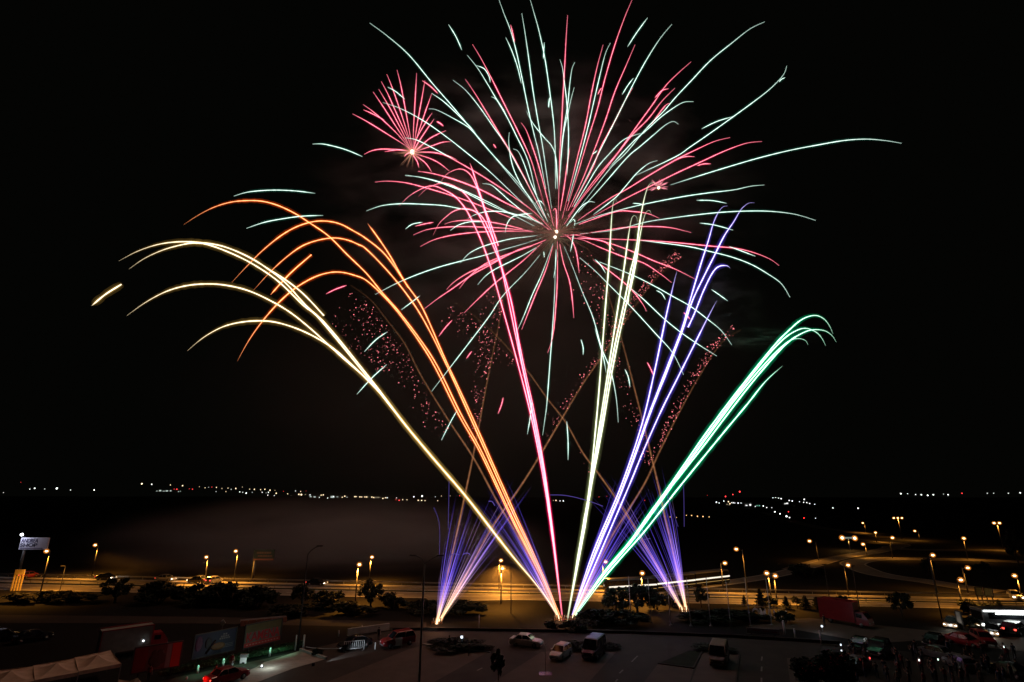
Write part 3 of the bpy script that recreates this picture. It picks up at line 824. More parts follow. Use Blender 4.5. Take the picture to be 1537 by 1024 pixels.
dark_lamp([(1281, 850)], (1290, 912), 'thin unlit pole standing over the red box truck', [[(1279, 849)]], .09)
dark_lamp([(1396, 838)], (1414, 930), 'long unlit pole leaning in from the right of the loop', [[(1394, 837)]], .1)
dark_lamp([(94, 850)], (90, 886), 'short unlit pole on the near side of the left highway', [[(95, 849)]], .08)

# ------------------------------------------------------------------ far town lights
def far_light(name, mats, s):
    mb = MB(); mb.ball((0, 0, 0), s, nu=6, nv=4)
    r = empty(name, (0, 0, 0), 'x', 'light')
    mb.build('lamp', mats, r)
    p = MB(); p.tube([(0, 0, -s), (0, 0, -7)], .12, 5); p.build('pole', M['darksteel'], r)
    return r
FZ = 1500
K = dict(w=('small white light of the distant town on the horizon', emit('far_white', (.95, 1, .95), 1)), y=('small warm light of the distant town on the horizon', emit('far_warm', (1, .75, .42), 1)),
         r=('small red light of the distant town on the horizon', emit('far_red', (1, .05, .05), 1)), o=('small orange lamp in the low row under the right comets', emit('far_orange', (1, .55, .2), 1)))
protos = {}
def fpos(x, y):
    return gp(x, y, 7) if y > 749 else at(x, y, FZ*random.uniform(.85, 1.1))
def fl(x, y, c, br=1.0):
    p = fpos(x, y); sc = (p.y/1500*random.uniform(.65, 1.25),)*3
    key = (c, br)
    mkey = (c, br)
    if mkey not in protos:
        lab, m0 = K[c]
        mm = emit('far_lamp', tuple(m0.node_tree.nodes['Emission'].inputs[0].default_value)[:3], 2.2*br)
        o = far_light('distant_lamp', mm, 1.5*max(.8, min(1.3, br))); o['label'] = lab; o['group'] = {'w': 'distant white town lights', 'y': 'distant warm town lights', 'r': 'distant red lights', 'o': 'low orange lamp row'}[c]
        protos[mkey] = o; o.location = p; o.scale = sc
        return o
    return dup(protos[mkey], p, 0, None, sc)
def many(x0, y0, s, txt):
    for q in txt.split():
        c = q[0]; br = 1.0
        q = q[1:]
        if q[0] in '+-': br = 1.8 if q[0] == '+' else .45; q = q[1:]
        a, b = q.split(','); fl(x0+float(a)/s, y0+float(b)/s, c, br)
many(0, 700, 3.8425, 'w-20,152 w172,132 w200,127 w-258,131 w+328,128 w407,137 w+543,137 y+818,101 w875,104 y983,108 y1053,112 y-1150,118 y1183,124 w-1203,121 y1248,122 w-1246,146 y-1280,128 y1315,126 y-1303,146 w-1333,133 y1360,128 w1383,148 w-1400,150 w1420,155 y-1398,120 y1467,133 w-1455,150 y-1440,132 y1503,135 w1512,150 y1528,133 w-1535,153 r-120,92 r1005,132 r1020,132 r-1092,130 r1110,132 r-1222,120')
many(400, 700, 5.123, 'y27,184 w15,200 w10,222 y-65,186 y75,208 w-60,225 y163,212 w-223,190 y263,193 y249,216 y+268,218 y-300,217 w335,220 w345,235 w372,230 w405,240 y420,222 y437,220 w470,244 w495,236 w515,232 y532,226 w545,240 y583,238 y602,230 w-620,239 y680,234 y690,234 y718,236 y732,236 y757,236 y771,236 y810,237 y825,241 y848,240 y870,240 y895,248 y915,242 w928,242 w1000,243 y1047,257 y1080,258 y1167,262 y1193,263 y1219,264 w+1133,235 w+1197,230 w-1298,235 y-1345,229 y-1413,227 y1316,265 r-130,192 r-305,190 r+1020,262 r1485,227')
many(1000, 720, 5.123, 'w386,174 w407,180 w443,165 y478,170 y490,185 w503,177 w515,178 w527,180 w553,180 w575,180 w-685,207 w746,203 w773,215 w-812,216 w820,140 w841,138 w863,142 w884,147 w946,161 w969,165 w-1025,170 w1061,152 w1057,175 w1081,177 w1103,184 w1142,190 w1148,297 w1282,218 w1475,220 w+836,248 w+875,263 w+925,282 w+948,292 r+456,130 r+512,115 r+565,93 r-317,121 r-43,141 r940,247 r1060,295 o-30,287 o-79,291 o155,275 o195,276 o240,282 o283,284 o330,287')
many(1137, 700, 3.16, 'w+680,130 w712,130 w750,134 w777,135 w+807,138 w834,135 w-882,132 w904,135 w-1090,128 w-1120,128 w-1190,128 w1246,126 r970,128')
many(820, 680, 3.7917, 'y-40,270 y55,270 w78,273 w97,273 r-300,250 r-345,247 r-560,270 r-640,275')
def far_building(x0, x1, y0, y1, zc, wall, label, em):
    if y1 > 748.5: zc = depth(gp(x0, y1, 1))
    a = at(x0, y1, zc); b = at(x1, y1, zc); t = at(x0, y0, zc); w_ = b.x-a.x; h = t.z-a.z
    r = empty('distant_building', ((a.x+b.x)/2, a.y, a.z), label, 'building', group='lit buildings in the distant town')
    q = MB(); q.box((0, w_*.3, h*.45), (w_, w_*.6, h*.9)); q.build('wall', M[wall], r)
    q = MB(); q.hexa([(-w_*.52, -w_*.02, h*.9), (w_*.52, -w_*.02, h*.9), (w_*.52, w_*.62, h*.9), (-w_*.52, w_*.62, h*.9), (-w_*.48, w_*.2, h), (w_*.48, w_*.2, h), (w_*.48, w_*.4, h), (-w_*.48, w_*.4, h)]); q.build('roof', M['grey'], r)
    n_ = max(2, int(w_/9))
    for k in range(n_):
        kk = random.uniform(.25, 1); q = MB(); q.box((-w_/2+(k+random.uniform(.35, .65))*w_/n_, -.15, h*random.uniform(.35, .6)), (w_/n_*random.uniform(.3, .8), .3, h*random.uniform(.2, .6)*kk)); q.build('window', em, r)
wl_ = emit('lit_hall_window', (.95, 1, .97), 2.2); wg = emit('lit_hall_window_dim', (.75, .9, .8), .8); wy = emit('lit_hall_window_warm', (1, .8, .5), .6); wr = emit('lit_red_window', (1, .1, .06), .5); wt = emit('lit_teal_window', (.3, .9, .6), .7)
far_building(1118, 1130, 753.5, 761.8, 1200, 'white', 'brightest white floodlit hall in the distance on the right', wl_)
far_building(1176.5, 1184, 754, 758, 1300, 'white', 'small white lit block right of the brightest hall', wl_)
far_building(1135.5, 1141, 757, 760.6, 1210, 'grey', 'small teal lit shed beside the brightest hall', wt)
far_building(233, 258, 735, 738.8, 1400, 'white', 'long low white lit building among the left horizon lights', wg)
far_building(267, 271.5, 736, 739.2, 1400, 'white', 'narrow lit building just right of the long low one', wg)
far_building(463, 476, 744, 748, 1380, 'grey', 'bluish white lit building in the middle of the left town', wg)
far_building(495, 509, 743.5, 747.8, 1380, 'white', 'brighter white lit building in the middle of the left town', wg)
far_building(562, 569, 745, 748.5, 1380, 'grey', 'small warm lit building among the left town lights', wy)
far_building(592, 601, 748, 752.5, 1380, 'darkred', 'red lit filling station in the distant left town', wr)
far_building(1090, 1096, 756, 759, 1250, 'grey', 'small warm lit shed left of the brightest hall', wy)

# ------------------------------------------------------------------ vehicles
def wheels(r, xs, hw_, rad=.32):
    for x in xs:
        for sy in (-1, 1):
            w_ = MB(); w_.tube([(x, sy*(hw_-.2), rad), (x, sy*(hw_+.01), rad)], rad, 14); wo = w_.build('wheel', M['rubber'], r)
            k = MB(); k.tube([(x, sy*(hw_-.05), rad), (x, sy*(hw_+.025), rad)], rad*.62, 10); k.build('rim', M['steel'], wo)
def loft(mb, st):                            # stations (x, half width bottom, half width top, z0, z1)
    vs = []; f = []
    for x, wb, wt_, z0, z1 in st:
        vs += [(x, -wb, z0), (x, -wb*1.02, (z0+z1)/2), (x, -wt_, z1-.04), (x, -wt_+.1, z1), (x, wt_-.1, z1), (x, wt_, z1-.04), (x, wb*1.02, (z0+z1)/2), (x, wb, z0)]
    n_ = 8
    for i in range(len(st)-1):
        for k in range(n_):
            f.append((i*n_+k, i*n_+(k+1) % n_, (i+1)*n_+(k+1) % n_, (i+1)*n_+k))
    f.append(tuple(range(n_))); f.append(tuple((len(st)-1)*n_+k for k in reversed(range(n_))))
    mb.add(vs, f, False)
KINDS = dict(
 sedan=dict(L=4.5, W=.88, body=[(-2.25, .7, .66, .35, .82), (-2.1, .84, .8, .22, .95), (-1.2, .88, .84, .2, .97), (.9, .88, .84, .2, .93), (1.9, .85, .8, .2, .82), (2.25, .7, .64, .3, .68)], cab=(-1.55, 1.05, .82, .95, -.95, .35, .62, 1.42)),
 hatch=dict(L=3.9, W=.84, body=[(-1.9, .72, .7, .32, .92), (-1.8, .82, .8, .22, 1.0), (.7, .84, .8, .2, .95), (1.6, .82, .76, .2, .84), (1.95, .68, .62, .3, .66)], cab=(-1.8, 1.0, .8, .96, -1.5, .3, .64, 1.46)),
 suv=dict(L=4.7, W=.93, body=[(-2.3, .8, .78, .4, 1.05), (-2.2, .91, .88, .3, 1.12), (.9, .93, .9, .28, 1.1), (1.9, .9, .86, .28, 1.02), (2.3, .76, .72, .36, .85)], cab=(-2.2, 1.15, .88, 1.1, -1.9, .4, .72, 1.75)),
 van=dict(L=5.0, W=.97, body=[(-2.4, .9, .9, .35, 1.25), (-2.3, .96, .95, .28, 1.3), (1.4, .97, .95, .28, 1.25), (2.1, .94, .9, .28, 1.1), (2.45, .8, .76, .36, .9)], cab=(-2.36, 1.85, .94, 1.26, -2.3, 1.05, .84, 2.15)),
)
def car(kind, paint, label, cat, name, head=None, tail=None, group=None, lamp=0, roof=None, hs=1.0):
    k = KINDS[kind]; r = empty(name, (0, 0, 0), label, cat, group=group)
    L, W = k['L'], k['W']
    b = MB(); loft(b, k['body']); bo = b.build('body', M[paint], r)
    x0, x1, y, z0, X0, X1, Y, z1 = k['cab']
    g_ = MB(); g_.frustum(x0, x1, y-.02, z0-.03, X0, X1, Y, z1); g_.build('windows', M['glass'], r)
    rf = MB(); rf.frustum(X0-.06, X1+.06, Y+.05, z1-.02, X0+.15, X1-.15, Y-.1, z1+.07)
    for sy in (-1, 1):
        for (a, A) in ((x0, X0), (x1, X1), ((x0+x1)/2-.1, (X0+X1)/2-.1)):
            rf.tube([(a, sy*(y+.0), z0-.02), (A, sy*(Y+.02), z1)], .05, 5)
    rf.build('roof', M[roof or paint], r)
    wheels(r, (-L*.29, L*.31), W)
    hz = k['body'][-1][3]*.4 + k['body'][-1][4]*.6
    for sy in (-1, 1):
        q = MB(); q.ball((L/2-.13, sy*W*.66, hz), .17*hs, .7, 1.2, .7, 8, 5); ho = q.build('headlight', M[head or 'headoff'], r)
        if head == 'head': 
            q = MB(); q.ball((L/2-.05, sy*W*.66, hz), .28*hs, .9, 1.0, .9, 10, 6); q.build('lens', M['headhalo'], ho)  # added glow shell imitating glare round the headlight
        q = MB(); q.box((-L/2+.08, sy*W*.72, k['body'][0][4]-.12), (.14, .26, .2)); q.build('taillight', M[tail or 'tailoff'], r)
        q = MB(); q.box((x1-.25, sy*(W+.08), z0+.08), (.16, .2, .12)); q.build('mirror', M[paint], r)
    for sx in (-1, 1): bp = MB(); bp.box((sx*(L/2-.02), 0, .43), (.12, W*1.3, .14)); bp.build('bumper', M['grey'], r)
    if lamp: plight('headlight_beam', (L/2+.5, 0, hz), lamp, (1, .9, .72), r, .15)
    return r
def place(r, rear, front):
    a, b = gp(*rear), gp(*front); d = b-a
    r.location = ((a.x+b.x)/2, (a.y+b.y)/2, .06); r.rotation_euler = (0, 0, math.atan2(d.y, d.x)); return r
place(car('sedan', 'white', 'white sedan parked behind the other cars at the lot\'s far edge', 'car', 'parked_car'), (769, 968), (811, 972))
place(car('hatch', 'white', 'small white hatchback facing the camera with a red reflection on its windscreen', 'car', 'parked_car'), (851, 982), (832, 994))
place(car('van', 'black', 'dark van with a pale roof parked right of the white hatchback', 'van', 'parked_van', roof='darkgrey'), (899, 979), (884, 992))
place(car('suv', 'darkred', 'dark red estate car behind the small white barrier', 'car', 'parked_car'), (617, 966), (576, 973))
place(car('sedan', 'black', 'black car behind the long white crowd barrier', 'car', 'parked_car'), (553, 969), (511, 977))
place(car('van', 'brown', 'boxy brown van with a beige roof standing alone on the right bays', 'van', 'parked_van', roof='darkbeige'), (1083, 989), (1078, 1003))
def box_truck(label, paint, box, name, L=7.2, hgt=2.9, beacon=False):
    r = empty(name, (0, 0, 0), label, 'truck')
    q = MB(); q.box((-.9, 0, .55+hgt/2), (L-2, 2.2, hgt-.1)); bo = q.build('cargo_box', M[box], r)
    q = MB()
    for s in (-1, 1):
        for x in (-L/2+.15, L/2-1.95): q.box((x, s*1.1, .55+hgt/2), (.12, .08, hgt))
        q.box((-.9, s*1.1, .55+hgt), (L-2, .1, .12))
    q.build('box_frame', M[paint], bo)
    q = MB(); q.frustum(L/2-1.9, L/2, 1.02, .4, L/2-1.9, L/2-.1, 1.0, 1.3); q.frustum(L/2-1.9, L/2-.1, .98, 1.3, L/2-1.9, L/2-.75, .88, 2.15); q.build('cab', M[paint], r)
    q = MB(); q.box((L/2-.42, 0, 1.72), (.05, 1.5, .7), 0, 0, R(-38))
    for s in (-1, 1): q.box((L/2-1.3, s*.96, 1.65), (.75, .06, .55))
    q.build('windows', M['glass'], r)
    q = MB(); q.box((0, 0, .5), (L-.4, 1.2, .2)); q.build('chassis', M['darksteel'], r)
    wheels(r, (-L*.28, L*.34), 1.0, .42)
    for s in (-1, 1):
        q = MB(); q.ball((L/2-.02, s*.72, .75), .16, .6, 1.1, .7, 8, 5); q.build('headlight', M['headoff'], r)
        q = MB(); q.box((-L/2+.06, s*.9, .75), (.1, .25, .18)); q.build('taillight', M['tailoff'], r)
    if beacon: q = MB(); q.ball((.9, -1.2, 1.5), .09, nu=8, nv=5); q.build('work_lamp', M['lamp_white'], r)
    return r
place(box_truck('long red box truck on the access road at the right', 'darkred', 'darkred', 'box_truck'), (1246, 933), (1298, 942))
place(box_truck('truck with a white body and red cab behind the red billboard', 'red', 'dirtywhite', 'fire_truck', 7.6, 2.7, True), (163, 987), (229, 976))
place(car('sedan', 'darkred', 'red car with glowing tail lights at the bottom left edge', 'car', 'moving_car', tail='tail', hs=1), (322, 1029), (357, 1019))
plight('brake_glow', (-2.7, .3, .9), 70, (1, .06, .03), [o for o in bpy.data.objects if o.name.startswith('moving_car')][0], .1)
place(car('hatch', 'black', 'dark car cut off by the left edge of the lot', 'car', 'parked_car'), (-8, 964), (14, 961))
place(car('sedan', 'black', 'black car near the left edge behind the tents', 'car', 'parked_car'), (34, 965), (60, 961))
# traffic on the highway
def on_hw(r, x, y, rev, off=0):
    p = gp(x, y); r.location = (p.x, p.y, .06); r.rotation_euler = (0, 0, HANG + (math.pi if rev else 0)); return r
for x, y, rev, paint, lb in ((158, 870.5, False, 'black', 'car with headlights on the far lanes left of the first dark bush'), (248, 872.5, False, 'grey', 'grey car with headlights on the far lanes above the dark bushes'),
                             (296, 874.5, True, 'black', 'dark car on the far lanes under the smoky lamp'), (475, 879, False, 'black', 'car with headlights on the far lanes in the smoke')):
    on_hw(car('sedan', paint, lb, 'car', 'moving_car', head='head', tail='tail', group='cars on the highway', lamp=12, hs=1.2), x, y, rev)
on_hw(car('hatch', 'darkred', 'car showing red tail lights beside the lit shop sign', 'car', 'moving_car', tail='tail', group='cars on the highway'), 42, 867.5, False).rotation_euler.z = R(80)
on_hw(car('hatch', 'grey', 'car showing red tail lights right of the smoky lamp', 'car', 'moving_car', tail='tail', group='cars on the highway'), 321, 875.5, False).rotation_euler.z = R(75)
on_hw(car('sedan', 'grey', 'car with two headlights facing the camera at the right edge of the highway', 'car', 'moving_car', head='head', group='cars on the highway', hs=1.4), 1525, 899, True).rotation_euler.z = R(-120)
# headlight streak on the slip road, imitated by added coaches with glowing bands
q0 = empty('coach', (0, 0, 0), 'dark coach with a lit window band in the bright traffic line on the slip road', 'bus', group='bright line of coaches on the slip road')  # added stand-in; the band is a headlight streak, not lit windows
q = MB(); q.box((0, 0, 1.55), (11.2, 2.3, 2.3)); q.build('body', M['black'], q0)
q = MB(); q.frustum(-5.6, 5.6, 1.15, 2.7, -5.4, 5.4, 1.0, 2.95); q.build('roof', M['grey'], q0)
for s_ in (-1, 1): q = MB(); q.box((0, s_*1.16, 1.55), (11.3, .06, .3)); q.build('streak_band', M['band'], q0)  # glowing band drawn as the headlight streak
for s_ in (-1, 1): q = MB(); q.box((0, s_*1.16, .8), (11.0, .06, .07)); q.build('amber_streak', M['amber'], q0)
for s_ in (-1, 1): q = MB(); q.ball((5.6, s_*.85, .8), .12, nu=8, nv=5); q.build('headlight', M['headw'], q0)
wheels(q0, (-3.6, 3.9), 1.12, .45)
sd = []; acc = 0; last = slip[0]; first = True
i0 = min(range(len(slip)), key=lambda i: (slip[i]-gp(866, 894.5)).length); i1 = min(range(len(slip)), key=lambda i: (slip[i]-gp(1106, 872.8)).length)
for i in range(i0, i1):
    a, b = slip[i], slip[i+1]; seg = (b-a).length; t = 0
    while acc + (seg-t) >= 11.6:
        t += 11.6-acc; acc = 0; p = a.lerp(b, t/seg); rz = math.atan2((b-a).y, (b-a).x)
        if first: q0.location = (p.x, p.y, .1); q0.rotation_euler = (0, 0, rz); first = False
        else: dup(q0, (p.x, p.y, .1), rz)
    acc += seg-t
# cars at the right of the lot
for kind, paint, rear, front, lb, hd, tl, lp in (
 ('sedan', 'grey', (1440, 936), (1424, 947), 'grey car with two yellowish headlights facing the crowd', 'head', None, 60),
 ('hatch', 'grey', (1472, 937), (1460, 944), 'small car with orange headlights behind the dark shrub at the right', 'head', None, 30),
 ('sedan', 'black', (1503, 948), (1486, 959), 'dark car with two bright yellow headlights near the right edge', 'head', None, 60),
 ('suv', 'black', (1517, 956), (1534, 949), 'dark car with two red tail lights at the right edge', None, 'tail', 0),
 ('sedan', 'red', (1435, 966), (1466, 973), 'bright red car parked right of the crowd', None, None, 0),
 ('hatch', 'red', (1470, 962), (1486, 970), 'small red car with a pale windscreen next to the bright red one', None, None, 0),
 ('sedan', 'black', (1412, 964), (1394, 974), 'black car with a greenish glint parked left of the bright red one', None, None, 0),
 ('sedan', 'black', (1300, 970), (1283, 980), 'black car half hidden behind the flowering shrub', None, None, 0),
 ('suv', 'black', (1330, 978), (1312, 990), 'black car with one red lamp among the crowd', None, None, 0),
 ('sedan', 'grey', (1300, 1003), (1270, 1011), 'greenish grey car in front of the crowd at the bottom right', None, None, 0),
 ('sedan', 'grey', (1422, 992), (1390, 984), 'grey car parked behind the crowd right of the red lamp', None, None, 0),
 ('hatch', 'grey', (1452, 1008), (1432, 1000), 'small grey car at the bottom right among dark cars', None, None, 0),
 ('sedan', 'black', (1530, 1020), (1500, 1012), 'dark car in the bottom right corner', None, None, 0)):
    place(car(kind, paint, lb, 'car', 'parked_car', head=hd, tail=tl, lamp=lp, hs=1.2), rear, front)
# added coach: its glowing strips imitate a headlight streak at the right edge
r = empty('coach', gp(1518, 946), 'white coach with a bright lit roof edge and headlamps at the right edge', 'bus')  # added stand-in; the bright edge is a headlight streak
q = MB(); q.box((0, 0, 1.75), (9, 2.4, 2.3)); q.build('body', M['grey'], r)
q = MB(); q.box((.3, -1.22, 2.2), (8, .06, .9)); q.box((-4.52, 0, 2.1), (.06, 2.1, 1.2)); q.build('windows', M['glass'], r)
q = MB(); q.box((0, 0, 2.98), (9.1, 2.5, .16)); q.build('roof', M['grey'], r)
q = MB(); q.tube([(-4.3, -1.3, 2.86), (5.0, -1.3, 2.86)], .09, 8); q.build('trail_strip', M['headw'], r)
q = MB(); q.tube([(-2.6, -1.3, 2.5), (5.0, -1.3, 2.5)], .11, 8); q.build('trail_strip', M['headw'], r)
wheels(r, (-2.6, 2.8), 1.2, .5)
for s in (-1, 1): q = MB(); q.ball((-4.5, s*.9, .9), .2, nu=8, nv=5); q.build('headlight', M['headw'], r)
plight('trail_light', (0, -2.2, 2.7), 90, (.95, 1, .95), r, .5); r.rotation_euler = (0, 0, R(-4))

# ------------------------------------------------------------------ signs, billboards, barriers
def letters(txt, w_, h_, m, parent, loc, bold=.015):          # lettering scaled to w_ by h_
    cu = bpy.data.curves.new('t', 'FONT'); cu.body = txt; cu.size = 1; cu.extrude = .02; cu.offset = bold; cu.align_x = 'CENTER'; cu.align_y = 'CENTER'
    o = bpy.data.objects.new('t', cu); col.objects.link(o)
    dg = bpy.context.evaluated_depsgraph_get(); me = bpy.data.meshes.new_from_object(o.evaluated_get(dg)); bpy.data.objects.remove(o)
    xs = [v.co.x for v in me.vertices]; ys = [v.co.y for v in me.vertices]
    cx, cy = (min(xs)+max(xs))/2, (min(ys)+max(ys))/2; kx = w_/(max(xs)-min(xs)); ky = h_/(max(ys)-min(ys))
    for v in me.vertices: v.co = ((v.co.x-cx)*kx, -v.co.z, (v.co.y-cy)*ky)
    o = link('lettering', me, m, parent); o.location = loc; return o
def panel(bl, br, ytop_l, ytop_r, z0, name, label, cat, face, group=None, post='darksteel', frame=True, posts=(-.35, .35)):
    a, b = gp(*bl, z0), gp(*br, z0); d = b-a; w_ = d.length; c = (a+b)/2
    h = (top_z(Vector((a.x, a.y, 0)), ytop_l) + top_z(Vector((b.x, b.y, 0)), ytop_r))/2 - z0
    r = empty(name, (c.x, c.y, 0), label, cat, math.atan2(d.y, d.x), group)
    q = MB(); q.box((0, .09, z0+h/2), (w_, .12, h)); fo = q.build('board', face, r)
    if frame:
        q = MB()
        for s in (-1, 1): q.box((s*(w_/2+.06), .06, z0+h/2), (.12, .2, h+.24)); q.box((0, .06, z0+h/2+s*(h/2+.06)), (w_, .2, .12))
        q.build('frame', M[post], r)
    for x in posts: q = MB(); q.tube([(x*w_, .25, 0), (x*w_, .25, z0+h)], .1, 6); q.build('post', M[post], r)
    return r, fo, w_, h, z0
pm = lambda n_, c, v=.25: mat(n_, c, .5, 0, v, .8)
# red poster
r, fo, w_, h, z0 = panel((197, 1011), (268, 999), 976, 961, 1.0, 'billboard', 'red billboard with a bright red right stripe, leftmost of the three by the ramp', 'billboard', pm('poster_grey', (.16, .06, .06)), 'billboards beside the ramp')
q = MB(); q.box((w_*.40, .01, z0+h/2), (w_*.2, .03, h)); q.build('red_stripe', pm('poster_red', (.6, .03, .02), .1), r)
q = MB(); q.box((w_*.235, .01, z0+h/2), (w_*.11, .03, h)); q.build('grey_stripe', pm('poster_stripe', (.26, .19, .2), .1), r)
q = MB(); q.box((-w_*.36, .01, z0+h/2), (w_*.28, .03, h)); q.build('red_block', pm('poster_dark_red', (.24, .025, .03), .3), r)
q = MB()
for k in range(9): q.ball((random.uniform(-.1, .13)*w_, .02, z0+h*random.uniform(.3, .75)), random.uniform(.25, .6), 1, .05, 1.2, 10, 6)
q.build('picture_shapes', pm('poster_shapes', (.08, .045, .045)), r)
# blue poster
r, fo, w_, h, z0 = panel((289, 989), (351, 975), 953.5, 943.6, 1.0, 'billboard', 'dark blue billboard with a yellowish parasol picture, middle of the three by the ramp', 'billboard', pm('poster_blue', (.022, .024, .075)), 'billboards beside the ramp')
q = MB(); q.ball((w_*.08, .0, z0+h*.32), .9, 1.0, .05, .45, 12, 6); q.build('parasol_picture', pm('poster_yellow', (.2, .11, .04)), r)
q = MB(); q.tube([(-w_*.2, 0, z0+h*.1), (w_*.0, 0, z0+h*.62)], .12, 6); q.ball((-w_*.17, 0, z0+h*.55), .5, .8, .05, 1.3); q.build('figure_picture', pm('poster_black', (.02, .02, .03)), r)
q = MB()
for row, n_ in ((.83, 2), (.73, 4), (.64, 5)):
    for k in range(n_): q.box((w_*(.22+.055*(k-(n_-1)/2)), .0, z0+h*row), (w_*.04, .02, h*.07))
for k in range(3): q.box((w_*.25, .0, z0+h*(.36-.07*k)), (w_*.4, .02, h*.02))
q.build('text_bars', pm('poster_text', (.22, .21, .24)), r)
q = MB(); q.ball((-w_*.4, .0, z0+h*.6), .7, .6, .05, 1.2); q.build('purple_oval', pm('poster_purple', (.12, .05, .12)), r)  # flat purple oval on the board
# KAMENA poster
r, fo, w_, h, z0 = panel((365.6, 973), (420, 960), 939, 929, 1.2, 'billboard', 'billboard with big red letters on grey and a red foot, rightmost by the ramp', 'billboard', pm('poster_olive', (.12, .11, .05)), 'billboards beside the ramp')
q = MB(); q.box((0, .01, z0+h*.09), (w_, .03, h*.18)); q.build('red_foot', pm('poster_foot', (.42, .03, .03), .2), r)
q = MB(); q.box((0, .012, z0+h*.42), (w_*.96, .02, h*.46)); q.build('grey_band', pm('poster_band', (.15, .13, .12)), r)
letters('KAMENA', w_*.92, h*.42, pm('poster_letters', (.40, .02, .03)), r, (0, -.03, z0+h*.44))
q = MB()
for k in range(11): q.box((-w_*.42+k*w_*.084, -.01, z0+h*.09), (w_*.05, .02, h*.05))
q.build('text_bars', pm('poster_text2', (.5, .25, .22)), r)
# brick-red shed behind it
a, b = gp(352, 944), gp(424, 937); c = (a+b)/2; d = b-a
r = empty('site_shed', (c.x, c.y+1.6, 0), 'long low shed with brick red panels behind the third billboard', 'shed', math.atan2(d.y, d.x))
hh_ = top_z(Vector((c.x, c.y, 0)), 930)*1.0
q = MB(); q.box((0, 1, hh_/2-.2), (d.length, 2, hh_-.4)); q.build('wall', M['grey'], r)
for k in range(6): q = MB(); q.box((-d.length/2+(k+.5)*d.length/6, -.05, hh_-.75), (d.length/6*.93, .1, 1.0)); q.build('panel', M['brick'], r)
q = MB(); q.box((-d.length/2-.6, .6, hh_-1.3), (2.2, 1.6, .12)); q.build('awning', M['concrete'], r)
# white lit shop sign
a, b = gp(22, 861), gp(30, 861)
base = gp(23, 862); zc = depth(base)
r = empty('shop_sign', base, 'white lit shop sign on a tall leaning pole at the left edge', 'sign')
tl, tr, brp, blp = [atY(x, y, base.y) for x, y in ((33, 807), (75, 807), (71, 823.5), (28, 825))]
cx_ = (tl.x+tr.x+brp.x+blp.x)/4 - base.x; cz = (tl.z+blp.z)/2; w_ = tr.x-tl.x; h = tl.z-blp.z
q = MB(); q.box((cx_, 0, cz), (w_, .3, h)); q.build('board', mat('sign_white', (.62, .6, .7), .5, 0, .1), r)
q = MB(); q.tube([(cx_-w_*.33, .3, 0), (cx_-w_*.33, .3, cz)], .35, 8); q.build('pole', M['steel'], r)
letters('ANDREA', w_*.60, h*.33, pm('sign_ink', (.06, .045, .11), .1), r, (cx_-w_*.17, -.2, cz+h*.25))
letters('SHOP', w_*.60, h*.30, pm('sign_ink2', (.03, .025, .06), .1), r, (cx_-w_*.17, -.2, cz-h*.12))
q = MB(); q.box((cx_-w_*.05, -.17, cz-h*.4), (w_*.8, .02, h*.07)); q.build('underline', pm('sign_ink3', (.2, .17, .28), .1), r)
lp_ = atY(40, 802, base.y)-base
q = MB(); q.tube([(lp_.x, 0, cz+h/2), (lp_.x, -1.2, lp_.z)], .05, 6); q.build('lamp_arm', M['steel'], r)
q = MB(); q.ball((lp_.x, -1.4, lp_.z), .36, nu=8, nv=6); q.build('lamp', M['lamp_white'], r)
plight('sign_light', (lp_.x-.5, -2.2, lp_.z-.3), 330, (.75, .8, 1), r, .2)
# yellow gantry frame below it
base = gp(18, 887); zc = depth(base); r = empty('sign_gantry', base, 'yellowish lattice gantry of four slanting bars beside the left highway', 'sign frame')
hgt = top_z(base, 855); w_ = 14*zc/FP
q = MB(); q.box((w_*.35, 0, hgt-.5), (w_, .25, 1.0)); q.build('crossbar', mat('yellow_steel', (.7, .55, .2), .6), r)
for k in range(4): q = MB(); q.box((-w_*.11+k*w_*.3, 0, (hgt-1)/2), (.24, .2, hgt-1)); q.build('bar', mat('yellow_steel_bar', (.65, .5, .18), .6), r)
# dark billboard in the smoke
base = gp(377, 872); zc = depth(base); r = empty('billboard', base, 'dark teal roadside billboard on one pole in front of the smoke', 'billboard')
tl, tr, blp = [atY(x, y, base.y) for x, y in ((382, 825), (413, 823), (380, 841))]
w_ = tr.x-tl.x; h = tl.z-blp.z; cx_ = (tl.x+tr.x)/2-base.x; cz = (tl.z+blp.z)/2
q = MB(); q.box((cx_, 0, cz), (w_, .3, h)); q.build('board', pm('board_teal', (.05, .10, .10)), r)
q = MB(); q.box((cx_, -.17, cz-h*.42), (w_, .04, h*.14)); q.build('red_foot', pm('board_foot', (.4, .2, .16)), r)
q = MB()
for row in (.2, -.1):
    for k in range(6): q.box((cx_+w_*(-.3+.12*k)+(.06*w_ if row < 0 else 0), -.17, cz+h*row), (w_*.09, .04, h*.17))
q.build('text_bars', pm('board_text', (.30, .22, .18)), r)
q = MB(); q.tube([(cx_-w_*.42, .2, 0), (cx_-w_*.42, .2, cz)], .3, 8); q.build('pole', M['steel'], r)
# yellow panels right
panel((1466, 893.5), (1475.5, 894), 881.5, 882.3, 1.2, 'road_sign', 'yellowish road sign panel by the right highway, left of its twin', 'road sign', mat('road_sign', (.5, .42, .15), .6), 'twin yellow road signs')
panel((1479, 894), (1491, 895), 882.5, 884, 1.2, 'road_sign', 'yellowish road sign panel by the right highway, right of its twin', 'road sign', mat('road_sign', (.5, .42, .15), .6), 'twin yellow road signs')
panel((1437, 934), (1444, 936), 917, 919, 1.0, 'notice_board', 'grey notice board with a dark poster left of the coach', 'notice board', pm('notice', (.2, .2, .2)))
